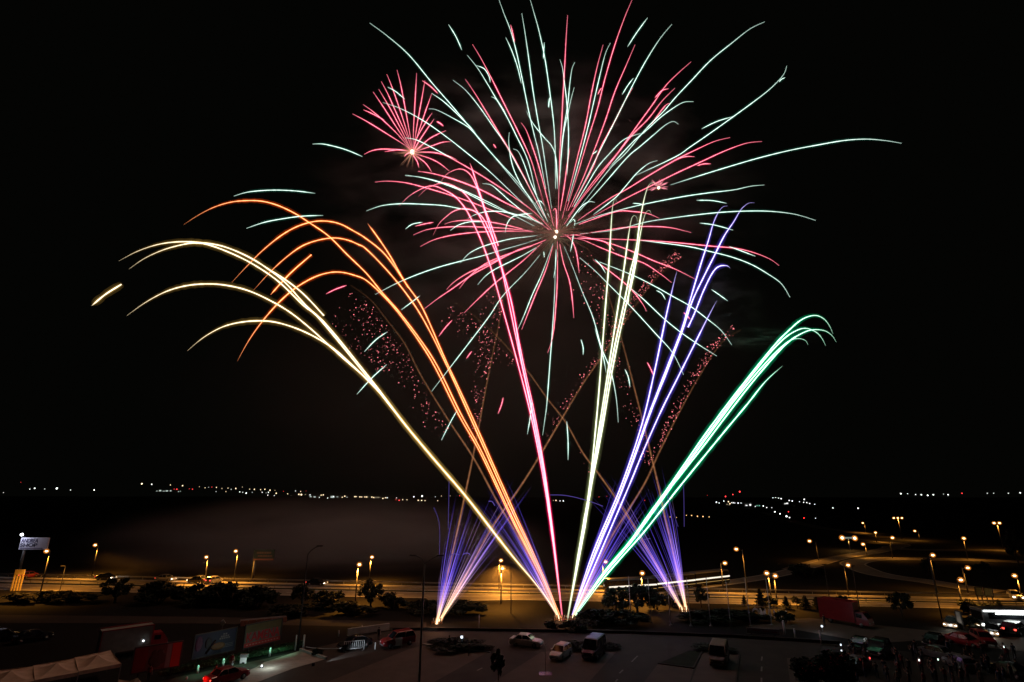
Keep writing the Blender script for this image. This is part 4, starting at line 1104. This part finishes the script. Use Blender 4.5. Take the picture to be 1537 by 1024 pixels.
# interchange overhead sign: white panel between two lamps
base = gp(1276, 826); r = empty('gantry_sign', base, 'white lit overhead panel between two orange lamps behind the loop', 'road sign'); zc = depth(base)
p0, p1 = atY(1264, 807.5, base.y)-base, atY(1283, 808, base.y)-base
q = MB(); q.tube([(0, 0, 0), (0, 0, p0.z)], .18, 8); q.build('pole', M['steel'], r)
q = MB(); q.box(((p0.x+p1.x)/2, 0, p0.z), (p1.x-p0.x-1.6, .3, .55)); q.build('panel', emit('lit_panel', (.6, .7, .6), .28), r)
for p in (p0, p1):
    q = MB(); q.ball((p.x, 0, p.z), .45, nu=8, nv=6); bo = q.build('lamp', M['lamp_hot'], r)
    q = MB(); q.ball((p.x, 0, p.z), 1.0, nu=12, nv=8); q.build('lamp_glare', M['lamp_halo'], bo)  # added glow shell, glare round the lamp
plight('lamp_light', (0, 0, p0.z-1), 2500, (1, .46, .1), r, .3)
# letter sign standing over the hedge
a, b = gp(1130, 925), gp(1182, 930); d = b-a
r = empty('letter_sign', a.lerp(b, .5), 'row of big grey block letters on a rail above the hedge at the right', 'sign', math.atan2(d.y, d.x))
zt = top_z(Vector((a.x, a.y, 0)), 911); sz = 2.0
letters('OMANN', d.length, sz*.8, M['letter'], r, (0, 0, zt-sz*.45))
q = MB(); q.box((-1.5, .1, zt+.15), (d.length*1.35, .1, .12)); q.box((-1.5, .1, zt-sz*.9), (d.length*1.35, .1, .12)); q.build('rail', M['steel'], r)
for k in range(5): q = MB(); q.tube([(-d.length*.6+k*d.length*.28, .15, 0), (-d.length*.6+k*d.length*.28, .15, zt+.1)], .06, 6); q.build('post', M['darksteel'], r)
# grey banner on the slope
r, fo, w_, h, z0 = panel((1121, 950), (1171, 954), 943, 944.5, .2, 'banner', 'grey banner with dark red strokes on the verge below the flagpoles', 'banner', pm('banner', (.16, .15, .16)), frame=False)
q = MB()
for k, (x, l) in enumerate(((-.2, .22), (.08, .2), (.34, .2))): q.box((x*w_, .0, z0+h*(.6-.06*k)), (l*w_, .03, h*.22))
q.build('red_strokes', pm('banner_red', (.2, .04, .05)), r)
# crowd barriers
def barrier(aL, aR, label, solid):
    a, b = gp(*aL), gp(*aR); d = b-a; L = d.length; r = empty('crowd_barrier', ((a.x+b.x)/2, (a.y+b.y)/2, .03), label, 'barrier', math.atan2(d.y, d.x), 'white crowd barriers')
    q = MB()
    for z in (.25, 1.15): q.tube([(-L/2, 0, z), (L/2, 0, z)], .035, 6)
    for s in (-1, 1): q.tube([(s*L/2, 0, .02), (s*L/2, 0, 1.15)], .035, 6)
    q.build('frame', M['whitepole'], r)
    if solid: q = MB(); q.box((0, -.05, .7), (L*.96, .03, .85)); q.build('cloth', M['white'], r)
    for k in range(1, 10): q = MB(); q.tube([(-L/2+k*L/10, 0, .25), (-L/2+k*L/10, 0, 1.15)], .025, 5); q.build('bar', M['whitepole'], r)
    for s in (-1, 1): q = MB(); q.box((s*L*.42, 0, .02), (.06, .6, .05)); q.build('foot', M['steel'], r)
barrier((516, 978.5), (546, 976), 'open white crowd barrier with upright bars in front of the black car', False)
barrier((588, 973.5), (603, 972), 'short crowd barrier hung with white cloth in front of the dark red estate', True)
# bollards and posts
def bollard(x, y, yt, label, m='whitepole', g='small posts beside the ramp', rad=.12):
    b = gp(x, y); h = top_z(b, yt); r = empty('bollard', b, label, 'bollard', group=g)
    q = MB(); q.tube([(0, 0, 0), (0, 0, h-.1)], rad, 8); q.build('shaft', M[m], r)
    q = MB(); q.ball((0, 0, h-.1), rad*1.15, nu=8, nv=5); q.build('cap', M[m], r)
bollard(296.5, 1011, 999, 'greenish lit post in the lit hedge left of the red car'); bollard(334.5, 1001, 989, 'greenish lit post in the hedge left of the standing man'); bollard(280, 1020, 1016, 'short pale post at the bottom left of the hedge')
bollard(404.5, 985, 973, 'greenish lit post in the hedge below the third billboard')
for bx_, by_ in ((296.5, 1011), (334.5, 1001), (404.5, 985), (365, 994), (425, 981)):
    lt_ = [o for o in bpy.data.objects if o.get('label', '').startswith('greenish lit post')][0]
    plight('grass_light', gp(bx_, by_)-lt_.location+Vector((.3, -.5, 1.5)), 60, (.3, 1, .6), lt_, .08, R(125))  # green spots added to brighten the grass, the last two without a post
bollard(443, 976, 953, 'pale post at the top left corner of the concrete ramp', rad=.1); bollard(455, 975, 953, 'bright white lit post at the top right corner of the ramp', 'white')
bollard(563, 975, 964, 'thin red and white post between the two parked cars', rad=.07)
bollard(1178, 952, 932, 'curved pale post right of the banner', g='bluish posts by the access road', rad=.14); bollard(1194, 959, 943, 'bluish post right of the curved pale one', g='bluish posts by the access road', rad=.1); bollard(1233, 967, 946, 'bluish post with a small white lamp by the access road', g='bluish posts by the access road', rad=.1)
bollard(508, 955.5, 946, 'slim pale post beyond the kerb left of the black car', rad=.08); bollard(543, 950, 938, 'slim pale post in front of the lit low wall', rad=.07)
bollard(719, 943, 922, 'slim pale post at the edge of the launch field', rad=.06)
b = gp(1235, 949); r = empty('flood_lamp', b, 'small white lamp beside a bluish post on the access road', 'lamp'); q = MB(); q.tube([(0, 0, 0), (0, 0, .7)], .04, 6); q.build('stem', M['steel'], r); q = MB(); q.ball((0, 0, .8), .16); q.build('bulb', emit('dim_white', (.8, .9, 1), 1.5), r)
plight('lamp_light', (-.6, -1.5, 1.6), 50, (.75, .85, 1), r, .1)
# white notice stand by the man
b = gp(364, 1000); r = empty('notice_stand', b, 'white notice stand beside the man at the hedge', 'notice stand'); h = top_z(b, 986)
q = MB(); q.box((0, 0, h/2+.15), (.75, .08, h-.3)); q.build('board', M['white'], r)
q = MB(); q.box((.05, -.05, h*.35), (.3, .02, .15)); q.build('dark_label', M['black'], r)
q = MB(); q.box((0, .1, h+.1), (.9, .3, .35)); q.build('lamp_box', M['steel'], r)
plight('stand_lamp', (.2, -.9, h*.5), 16, (.8, 1, .95), r, .1)
b = gp(393, 1003); r = empty('flood_lamp', b, 'bright white floodlight lying at the edge of the concrete ramp', 'lamp'); q = MB(); q.box((0, 0, .15), (.3, .25, .3)); q.build('housing', M['black'], r); q = MB(); q.ball((.05, -.18, .28), .1); q.build('bulb', M['lamp_white'], r)
plight('flood_or_grass_light', (1.0, -.2, 1.0), 75, (.88, 1, .92), r, .1)
plight('flood_or_grass_light', (-1.5, 1.0, .7), 16, (.35, 1, .65), r, .1)  # added green light brightening the grass, not the floodlight's own
# lit wheels of the two parked cars come from a lamp on the lot
b = gp(470, 1000); r = empty('flood_lamp', b, 'low white floodlight aimed at the two parked cars', 'lamp'); q = MB(); q.box((0, 0, .15), (.3, .25, .3)); q.build('housing', M['black'], r)
sp = plight('flood_beam', (0, 0, .5), 2600, (.85, .93, 1), r, .1, R(26)); dv = (gp(560, 973)-b); sp.rotation_euler = Vector((dv.x, dv.y, -.2)).to_track_quat('-Z', 'Y').to_euler()
# diamond road sign
b = gp(331, 960); r = empty('diamond_sign', b, 'small pale diamond road sign on a post behind the billboards', 'road sign'); h = top_z(b, 929)
q = MB(); q.tube([(0, 0, 0), (0, 0, h)], .05, 6); q.build('post', M['steel'], r)
q = MB(); q.box((0, -.08, h-.5), (.62, .05, .62), 0, 0, R(45)); q.build('plate', emit('dim_plate', (.5, .55, .4), .0) if False else M['white'], r)
# rope with small flags / chain towards the ramp
a, b = gp(459, 971, .9), gp(512, 973, .9); mb = MB(); mb.tube([a.lerp(b, t)+Vector((0, 0, -.5*t*(1-t))) for t in [i/12 for i in range(13)]], .035, 5)
tag(mb.build('barrier_rope', M['whitepole']), 'thin pale rope strung from the ramp corner to the black car', 'rope')
# flagpoles
for k, (tx, ty, bx, by) in enumerate(((946, 866, 947.5, 933), (974.5, 868, 977, 934), (1003.6, 866, 1007, 939), (1034, 868, 1037, 940), (1062, 868, 1067, 940), (1091.6, 871, 1097, 940), (1119, 868, 1126.5, 940), (1150, 869, 1158.5, 939))):
    b = gp(bx, by); h = top_z(b, ty)
    lb = ['flagpole in front of the dark broad tree, first from the left', 'flagpole right of the dark broad tree, second from the left', 'flagpole just left of the right battery, third from the left', 'flagpole just right of the right battery, fourth from the left',
          'flagpole over the low hedge, fifth from the left', 'flagpole left of the letter sign, sixth from the left', 'flagpole in front of the letter sign, seventh from the left', 'brightest lit flagpole, at the right end of the row'][k]
    r = empty('flagpole', b, lb, 'flagpole', group='row of bare flagpoles')
    q = MB(); q.tube([(0, 0, 0), (0, 0, h)], [.09, .05], 8); q.build('pole', M['whitepole'], r)
    q = MB(); q.ball((0, 0, h+.05), .1, nu=8, nv=5); q.build('finial', M['steel'], r)
    q = MB(); q.box((0, 0, .06), (.4, .4, .12)); q.build('base_plate', M['concrete'], r)
# guard rails
def guard(t, u0, u1, label):
    A, B = hw(u0, t), hw(u1, t); L = (B-A).length; r = empty('guard_rail', (A+B)/2, label, 'guard rail', HANG, 'highway guard rails')
    q = MB(); q.box((0, 0, .62), (L, .06, .3)); q.build('rail', M['steel'], r)
    n_ = 60
    q = MB()
    for k in range(n_): q.box((-L/2+(k+.5)*L/n_, .08, .38), (.1, .1, .72))
    q.build('posts', M['steel'], r)['kind'] = 'stuff'
guard(-.03, -.1, 1.1, 'steel guard rail along the far edge of the highway'); guard(.49, -.1, 1.1, 'steel guard rail along the median strip of the highway')

# tents bottom left
def tent(pxs, zt, label):
    a, b, c, d = [gp(*q, 2.2) for q in pxs]; ce = (a+b+c+d)/4
    r = empty('market_tent', (ce.x, ce.y, 0), label, 'tent', group='beige tents in the bottom left corner')
    co = [v-Vector((ce.x, ce.y, 0)) for v in (a, b, c, d)]
    q = MB(); nn = 6; vs = []; ap = Vector((0, 0, zt))
    for e in range(4):
        p, s = co[e], co[(e+1) % 4]
        for i in range(nn+1):
            for j in range(nn+1):
                t = i/nn; u = j/nn; w0 = p.lerp(s, u); v = w0.lerp(ap, t); v.z -= .9*t*(1-t)*1.1 + .12*math.sin(u*math.pi)*(1-t); vs.append(v)
        o = e*(nn+1)**2
        q.add(vs[o:o+(nn+1)**2], [(i*(nn+1)+j, i*(nn+1)+j+1, (i+1)*(nn+1)+j+1, (i+1)*(nn+1)+j) for i in range(nn) for j in range(nn)], True)
    q.build('canopy', M['beige'], r)
    q = MB()
    for e in range(4):
        p, s = co[e], co[(e+1) % 4]
        q.add([p, s, s-Vector((0, 0, .35)), p-Vector((0, 0, .35))], [(0, 1, 2, 3)])
    q.build('valance', M['beige'], r)
    for p in co: q = MB(); q.tube([(p.x, p.y, 0), (p.x, p.y, 2.2)], .04, 6); q.build('leg', M['steel'], r)
tent(((-25, 1036), (52, 1022), (50, 1000), (-22, 1008)), 2.75, 'leftmost beige tent at the left edge of the picture')
tent(((52, 1021), (118, 1009), (112, 988), (50, 999)), 2.75, 'middle beige tent of the three in the bottom left')
tent(((118, 1008), (182, 996), (166, 976), (112, 987)), 2.75, 'right beige tent of the three, next to the red billboard')
tent(((175, 1050), (235, 1046), (225, 1026), (178, 1020)), 3.2, 'low beige tent corner at the bottom edge below the red billboard')

# ------------------------------------------------------------------ trees and shrubs
def leaf_mesh(n, size, fn, seed):
    rg = random.Random(seed); mb = MB()
    for _ in range(n):
        c = fn(rg); a = Vector((rg.gauss(0, 1), rg.gauss(0, 1), rg.gauss(0, 1))).normalized(); b = a.orthogonal().normalized(); b.rotate(Matrix.Rotation(rg.uniform(0, 6.28), 3, a)); e = a.cross(b)
        s = size*rg.uniform(.6, 1.3)
        mb.add([c-b*s, c-e*s*.5, c+b*s, c+e*s*.5], [(0, 1, 2, 3)])
    return mb
def crown_fn(clumps):
    def fn(rg):
        c, r_ = clumps[rg.randrange(len(clumps))]
        d = Vector((rg.gauss(0, 1), rg.gauss(0, 1), rg.gauss(0, 1))).normalized()*r_*rg.random()**.4
        return c + d
    return fn
def rclumps(seed, n, lo, hi, rad):
    rg = random.Random(seed); out = []
    while len(out) < n:
        v = Vector((rg.uniform(-1, 1), rg.uniform(-1, 1), rg.uniform(-1, 1)))
        if v.length < 1: out.append((Vector((v.x*.36, v.y*.36, lo+(hi-lo)*(v.z*.5+.5))), rad*rg.uniform(.6, 1.2)))
    return out
TV = []
for s in range(4):                          # broad-leaved, unit height
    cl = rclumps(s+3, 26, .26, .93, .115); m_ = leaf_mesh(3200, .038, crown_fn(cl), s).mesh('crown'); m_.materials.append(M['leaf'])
    t = MB(); t.tube([(0, 0, 0), (.01, 0, .3), (0, .01, .7)], [.035, .026, .01], 7)
    for k in range(6):
        c = cl[k][0]; t.tube([(0, 0, .22+.05*k), Vector((0, 0, .3+.05*k)).lerp(c, .5), c], [.016, .011, .004], 5)
    tm = t.mesh('trunk'); tm.materials.append(M['bark']); TV.append((m_, tm))
CV = []
for s in range(2):                          # conifers
    def cf(rg):
        t = rg.random()**.75; z = .12+.86*(1-(1-t)); rr = (.26*(1-z)+.012)*(.75+.35*math.sin(z*40)); a = rg.uniform(0, 6.28); q = rg.random()**.5
        return Vector((math.cos(a)*rr*q, math.sin(a)*rr*q, z-.06*q*(1-z)))
    m_ = leaf_mesh(2400, .035, cf, s+20).mesh('crown'); m_.materials.append(M['conifer'])
    t = MB(); t.tube([(0, 0, 0), (0, 0, .9)], [.025, .006], 6); tm = t.mesh('trunk'); tm.materials.append(M['bark']); CV.append((m_, tm))
SV = []
for s in range(3):                          # shrubs / hedges, unit width 1 high 1
    cl = rclumps(s+40, 16, .12, .85, .17); m_ = leaf_mesh(2600, .055, crown_fn([(Vector((c.x*1.2, c.y*1.2, c.z)), r_) for c, r_ in cl]), s+30).mesh('foliage'); SV.append(m_)
    m_.materials.append(M['leaf'])
TN = [0]
def plant(px_, pyb, pyt, wpx, label, kind='tree', name=None, group=None):
    b = gp(px_, pyb); h = top_z(b, pyt); w_ = wpx*depth(b)/FP; TN[0] += 1
    V = {'tree': TV, 'conifer': CV}.get(kind)
    nm = name or {'tree': 'broadleaf_tree', 'conifer': 'conifer_tree', 'shrub': 'shrub'}[kind]
    r = empty(nm, b, label, {'tree': 'tree', 'conifer': 'tree', 'shrub': 'shrub'}[kind], random.uniform(0, 6.28), group)
    if V:
        cr, tr = V[TN[0] % len(V)]; k = w_/(.9 if kind == 'tree' else .5)
        for nme, me in (('crown', cr), ('trunk', tr)):
            o = bpy.data.objects.new(nme, me); col.objects.link(o); o.parent = r
        r.scale = (k, k, h)
    else:
        o = bpy.data.objects.new('foliage', SV[TN[0] % 3]); col.objects.link(o); o.parent = r
        s_ = MB()
        for j in range(5):
            a = j*1.257; s_.tube([(math.cos(a)*.06, math.sin(a)*.06, 0), (math.cos(a)*.25, math.sin(a)*.25, .6)], [.02, .008], 5)
        s_.build('stems', M['bark'], r)
        r.rotation_euler.z = 0; r.scale = (w_*1.3/1.05, max(1.5, min(w_, 6))/1.05, h)
    return r
for a in ((172, 905, 866, 46, 'dark rounded tree left of the two big bushes before the highway', 'tree'), (235, 906, 872, 70, 'broad dark bush, second from the left before the highway', 'shrub'), (345, 912, 872, 78, 'large dark bush below the dark billboard', 'shrub'), (300, 910, 874, 60, 'dark bush left of the largest one before the highway', 'shrub'), (385, 912, 878, 50, 'dark bush right of the largest one before the highway', 'shrub'),
          (452, 915, 875, 36, 'dark pointed tree beside the curved lamp post', 'tree'), (488, 914, 884, 44, 'dark bush right of the curved lamp post', 'shrub'), (556, 913, 868, 42, 'dark tree in front of the two smoky lamps', 'tree'), (590, 915, 888, 40, 'dark bush right of the smoky lamps', 'shrub'),
          (75, 902, 885, 50, 'low dark bush right of the gantry bars', 'shrub'), (110, 903, 889, 60, 'low dark bush between gantry and rounded tree', 'shrub'), (30, 905, 890, 60, 'low dark bush at the left edge below the gantry', 'shrub'),
          (640, 922, 898, 60, 'dark hedge bush behind the left battery', 'shrub'), (690, 922, 900, 70, 'dark hedge bush right of the left battery', 'shrub'), (530, 924, 902, 70, 'dark low bush behind the black car', 'shrub'), (430, 925, 905, 60, 'dark low bush behind the third billboard', 'shrub'),
          (925, 925, 880, 46, 'thin branched tree right of the green comet\'s foot', 'tree'), (957, 930, 874, 62, 'broad dark tree behind the first flagpoles', 'tree'), (895, 938, 912, 60, 'dark bush right of the middle battery', 'shrub'), (940, 938, 915, 60, 'dark bush below the broad dark tree', 'shrub'), (832, 946, 932, 30, 'low shrub in front of the middle battery', 'shrub'), (862, 947, 930, 40, 'low shrub just right of the middle mortar rack', 'shrub'),
          (985, 915, 884, 28, 'dark bush under the white queue right of the broad tree', 'shrub'), (1012, 912, 886, 26, 'dark bush left of the right battery', 'shrub'), (1053, 912, 880, 26, 'slim dark tree right of the right battery', 'tree'),
          (1085, 934, 914, 90, 'long dark hedge behind the flagpoles', 'shrub'), (1130, 934, 916, 60, 'dark hedge below the letter sign', 'shrub'), (1050, 934, 916, 60, 'dark hedge right of the right battery', 'shrub'), (1178, 935, 916, 26, 'round dark bush at the right end of the letter sign', 'shrub'),
          (1143, 913, 884, 26, 'large conifer behind the letter sign', 'conifer'), (1118, 910, 893, 12, 'small conifer left of the large one', 'conifer'), (1157, 911, 894, 18, 'shrub right of the large conifer', 'shrub'), (1181, 914, 895, 20, 'first of the two close conifers right of the letter sign', 'conifer'), (1197, 913, 894, 14, 'bare leaning tree between the conifers', 'tree'), (1210, 915, 894, 24, 'second of the two close conifers right of the letter sign', 'conifer'), (1227, 914, 896, 22, 'conifer behind the left end of the red truck', 'conifer'),
          (1268, 914, 893, 20, 'bushy tree above the red truck', 'tree'), (1355, 930, 886, 36, 'single leafy tree before the right highway', 'tree'), (1463, 922, 898, 32, 'dark bush left of the right edge by the highway', 'shrub'), (1485, 922, 905, 26, 'low dark bush between the two by the right highway', 'shrub'), (1503, 922, 900, 20, 'pointed dark conifer by the right highway', 'conifer'),
          (1215, 868, 845, 50, 'dark tree clump left of the interchange tip', 'shrub'), (1395, 862, 836, 22, 'dark tree inside the interchange loop', 'tree'), (1476, 862, 842, 24, 'dark tree at the back of the loop on the right', 'tree'), (1530, 850, 792, 28, 'tall olive lit tree at the right edge', 'tree'),
          (1465, 945, 925, 44, 'dark shrub beside the coach', 'shrub'),
          (680, 974, 959, 80, 'low hedge on the island among the standing people', 'shrub'), (720, 976, 964, 40, 'right end of the low island hedge', 'shrub'),
          (860, 975, 962, 46, 'low hedge behind the hatchback', 'shrub'), (915, 974, 965, 30, 'low hedge right of the dark van', 'shrub'), (1075, 978, 969, 60, 'low hedge behind the brown van', 'shrub'),
          (748, 1022, 972, 26, 'young tree at the bottom edge left of the hatchback', 'tree'), (475, 984, 973, 16, 'small pale shrub at the ramp\'s right corner', 'shrub')):
    lb = a[4]; plant(a[0], a[1], a[2], a[3], lb, a[5])
# thin sapling in the lot
b = gp(819, 1012); r = empty('sapling', b, 'thin bare sapling in a square pit before the hatchback', 'tree'); h = top_z(b, 958)
q = MB(); q.tube([(0, 0, 0), (.03, 0, h*.5), (0, 0, h)], [.04, .03, .01], 6)
for k in range(7): a = k*2.4; z = h*(.5+.06*k); q.tube([(0, 0, z), (math.cos(a)*.5, math.sin(a)*.5, z+.5)], [.015, .005], 4)
q.build('trunk', M['bark'], r); q = MB(); q.box((0, 0, .03), (1.5, 1.2, .06)); q.build('tree_pit', M['black'], r)
# lit grass bank under the billboards
mb = MB(); rg = random.Random(5)
for k in range(5200):
    u = rg.random(); v = rg.random()
    A = gp(238+u*210, 1016-u*42); B = gp(262+u*192, 1003-u*42+6); p = A.lerp(B, v)
    hgt = rg.uniform(.25, .75); a = rg.uniform(0, 6.28); d = Vector((math.cos(a), math.sin(a), 0)); t = Vector((-d.y, d.x, 0))*.05
    p.z = .05
    mb.add([p-t, p+t, p+d*hgt*.35+Vector((0, 0, hgt*.7)), p+d*hgt*.9+Vector((0, 0, hgt*.75))], [(0, 1, 2), (1, 3, 2)])
tag(mb.build('long_grass', M['leaf2']), 'long green lit grass on the bank under the billboards', 'grass', kind='stuff')
# flowering shrub bottom right
for k, (x, yb, yt, wd, lb) in enumerate(((1222, 1030, 985, 50, 'red flowering shrub at the left end of the crowd'), (1255, 1030, 972, 60, 'taller red flowering shrub beside the crowd'))):
    r = plant(x, yb, yt, wd, lb, 'shrub', 'flowering_shrub')
    fm = leaf_mesh(170, .03, crown_fn(rclumps(60+k, 14, .3, .95, .18)), 70+k).mesh('blossom'); o = link('blossom', fm, M['flower'], r); o['kind'] = 'stuff'

# ------------------------------------------------------------------ people
def skin_person(pose, seed):
    v = []; e = []; rad = []
    def J(p, r_, par=None):
        v.append(p); rad.append(r_)
        if par is not None: e.append((par, len(v)-1))
        return len(v)-1
    pel = J((0, 0, .95), .15)
    ch = J((0, .01, 1.2), .15, J((0, 0, 1.07), .14, pel)); sh = J((0, 0, 1.4), .13, ch); nk = J((0, -.01, 1.5), .06, sh)
    hd = J((0, -.02, 1.6), .085, nk); J((0, -.02, 1.7), .085, hd)
    for s in (-1, 1):
        hip = J((s*.1, 0, .88), .1, pel); step = .16*s if pose == 'walk' else .02*s
        kn = J((s*.11, -.02-step*.6, .48), .065, hip); an = J((s*.11, .02-step, .08), .045, kn); J((s*.12, -.14-step, .04), .04, an)
        so = J((s*.19, 0, 1.4), .07, sh)
        if pose == 'phone' or (pose == 'one' and s > 0): el = J((s*.26, -.12, 1.18), .045, so); wr = J((s*.12, -.32, 1.42), .032, el); dr = Vector((-s*.3, -.3, .9)).normalized()
        else: el = J((s*.26, .03, 1.12), .045, so); wr = J((s*.27, -.06-step*.5, .87), .032, el); dr = Vector((0, -.2, -1)).normalized()
        pm_ = J(tuple(Vector(v[wr])+dr*.07), .034, wr)
        sd_ = Vector((0, 1, 0)).cross(dr).normalized()
        for k in range(4):
            f1 = J(tuple(Vector(v[pm_])+dr*(.055+.006*(k % 2))+sd_*(k-1.5)*.021), .010, pm_); J(tuple(Vector(v[f1])+dr*.035+Vector((0, -.015, 0))), .008, f1)
        J(tuple(Vector(v[wr])+dr*.05+Vector((-s*.045, -.02, 0))), .011, wr)
    me = bpy.data.meshes.new('p'); me.from_pydata(v, e, [])
    bm = bmesh.new(); bm.from_mesh(me); ly = bm.verts.layers.skin.verify()
    for i, b_ in enumerate(bm.verts): b_[ly].radius = (rad[i], rad[i]*(.8 if rad[i] > .12 else 1)); b_[ly].use_root = (i == 0)
    bm.to_mesh(me); bm.free()
    o = bpy.data.objects.new('p', me); col.objects.link(o)
    o.modifiers.new('s', 'SKIN'); o.modifiers.new('u', 'SUBSURF').levels = 1
    dg = bpy.context.evaluated_depsgraph_get(); out = bpy.data.meshes.new_from_object(o.evaluated_get(dg)); bpy.data.objects.remove(o)
    out.materials.clear()
    for _ in range(3): out.materials.append(None)
    for p in out.polygons:
        z = p.center.z; p.use_smooth = True
        p.material_index = 1 if z < .97 and abs(p.center.x) < .22 else (2 if z < 1.47 and abs(p.center.x) < .25 and p.center.y > -.2 else 0)
        if z < .06: p.material_index = 1
    hr = MB(); hr.ball((0, .01, 1.67), .105, 1, 1.1, .95, 10, 7); hm = hr.mesh('hair'); hm.materials.append(M['hair'])
    fc = MB(); fc.ball((0, -.115, 1.62), .014, 1, 1.4, 1.2, 6, 4)
    for s in (-1, 1): fc.ball((s*.03, -.098, 1.645), .010, nu=6, nv=4); fc.ball((s*.088, -.01, 1.62), .022, .4, .8, 1.3, 6, 4)
    fc.ball((0, -.1, 1.575), .018, 1.3, .5, .4, 6, 4); fm = fc.mesh('face'); fm.materials.append(M['skin'])
    return out, hm, fm
PV = {p: skin_person(p, i) for i, p in enumerate(('stand', 'one', 'phone', 'walk'))}
CL = ['cloth_dark', 'cloth_dark', 'cloth_grey', 'cloth_red', 'cloth_blue']
def person(x, y, pose, top, bot, label, rz, group=None):
    b = gp(x, y); b.z = .03; r = empty('person', b, label, 'person', rz, group); r.scale = (random.uniform(.94, 1.05),)*3
    me, hm, fm = PV[pose]
    o = bpy.data.objects.new('body', me); col.objects.link(o); o.parent = r
    for i, m_ in enumerate((M['skin'], M[bot], M[top])): o.material_slots[i].link = 'OBJECT'; o.material_slots[i].material = m_
    for n_, m_ in (('hair', hm), ('face', fm)): q_ = bpy.data.objects.new(n_, m_); col.objects.link(q_); q_.parent = r
    return r
person(346, 1006, 'stand', 'cloth_red', 'cloth_white', 'person in a dark red top and bright white trousers by the lit hedge', R(180))
person(674, 976, 'stand', 'cloth_dark', 'cloth_dark', 'person in dark clothes at the left of the group by the island hedge', R(150))
person(683, 978, 'stand', 'cloth_dark', 'cloth_blue', 'person in dark clothes second in the group by the island hedge', R(190))
pp = person(693, 976, 'phone', 'cloth_grey', 'cloth_dark', 'person holding up a bright phone by the island hedge', R(180))
q = MB(); q.box((0, -.40, 1.62), (.3, .05, .3)); tag(q.build('phone', emit('phone_screen', (.8, .9, 1), 2.0)), 'bright phone held up by the person at the island hedge', 'phone').location = pp.location
person(704, 985, 'walk', 'cloth_dark', 'cloth_dark', 'person in black walking on the bays right of the group', R(120))
person(568, 961, 'stand', 'cloth_dark', 'cloth_dark', 'person in dark clothes standing between the two barriered cars', R(160))
person(322, 1024, 'stand', 'cloth_dark', 'cloth_blue', 'person at the bottom edge left of the red car', R(200))
person(222, 1024, 'stand', 'cloth_red', 'cloth_dark', 'person under the red billboard at the bottom left', R(180))
person(1238, 940, 'stand', 'cloth_dark', 'cloth_dark', 'person in dark clothes at the left end of the red truck', R(200))
rg = random.Random(11); n_ = 0; spots = []
while n_ < 62:
    x = rg.uniform(1265, 1530); y = rg.uniform(982, 1036)
    if y < 982+(x-1265)*-.02: continue
    b = gp(x, y)
    if any((b-s).length < 1.0 for s in spots): continue
    spots.append(b); n_ += 1
    person(x, y, rg.choice(('stand', 'one', 'phone', 'stand')), rg.choice(CL), rg.choice(('cloth_dark', 'cloth_blue')), 'person in the dark standing crowd at the bottom right, back to the camera', R(180)+rg.uniform(-.6, .6), 'spectators in the dark crowd')
for x, y, c_, lb in ((1262, 968, (.8, .9, 1), 'upper bright phone light left of the crowd'), (1263, 977, (.8, .9, 1), 'lower bright phone light left of the crowd'), (1305.5, 988, (1, .06, .06), 'small red lamp in the crowd'), (1379.5, 991, (.8, .85, .8), 'small white phone light in the middle of the crowd'), (1408, 990, (.6, .8, .7), 'faint phone light right of the middle of the crowd'), (1507, 971, (.8, .9, .85), 'small white lamp at the right end of the crowd')):
    b = gp(x, y, 1.5); q = MB(); q.box((0, 0, 0), (.13, .05, .2)); o = q.build('phone', emit('phone_light', c_, 2)); o.location = b; tag(o, lb, 'phone')
# barrier in front of the crowd
a, b = gp(1195, 1022), gp(1262, 1028); d = b-a; r = empty('crowd_barrier', (a+b)/2, 'long pale rail in front of the flowering shrubs at the bottom edge', 'barrier', math.atan2(d.y, d.x))
q = MB(); q.box((0, 0, 1.0), (d.length, .08, .12)); q.build('rail', M['whitepole'], r)
for k in range(5): q = MB(); q.tube([(-d.length/2+k*d.length/4, 0, 0), (-d.length/2+k*d.length/4, 0, 1)], .04, 6); q.build('post', M['steel'], r)
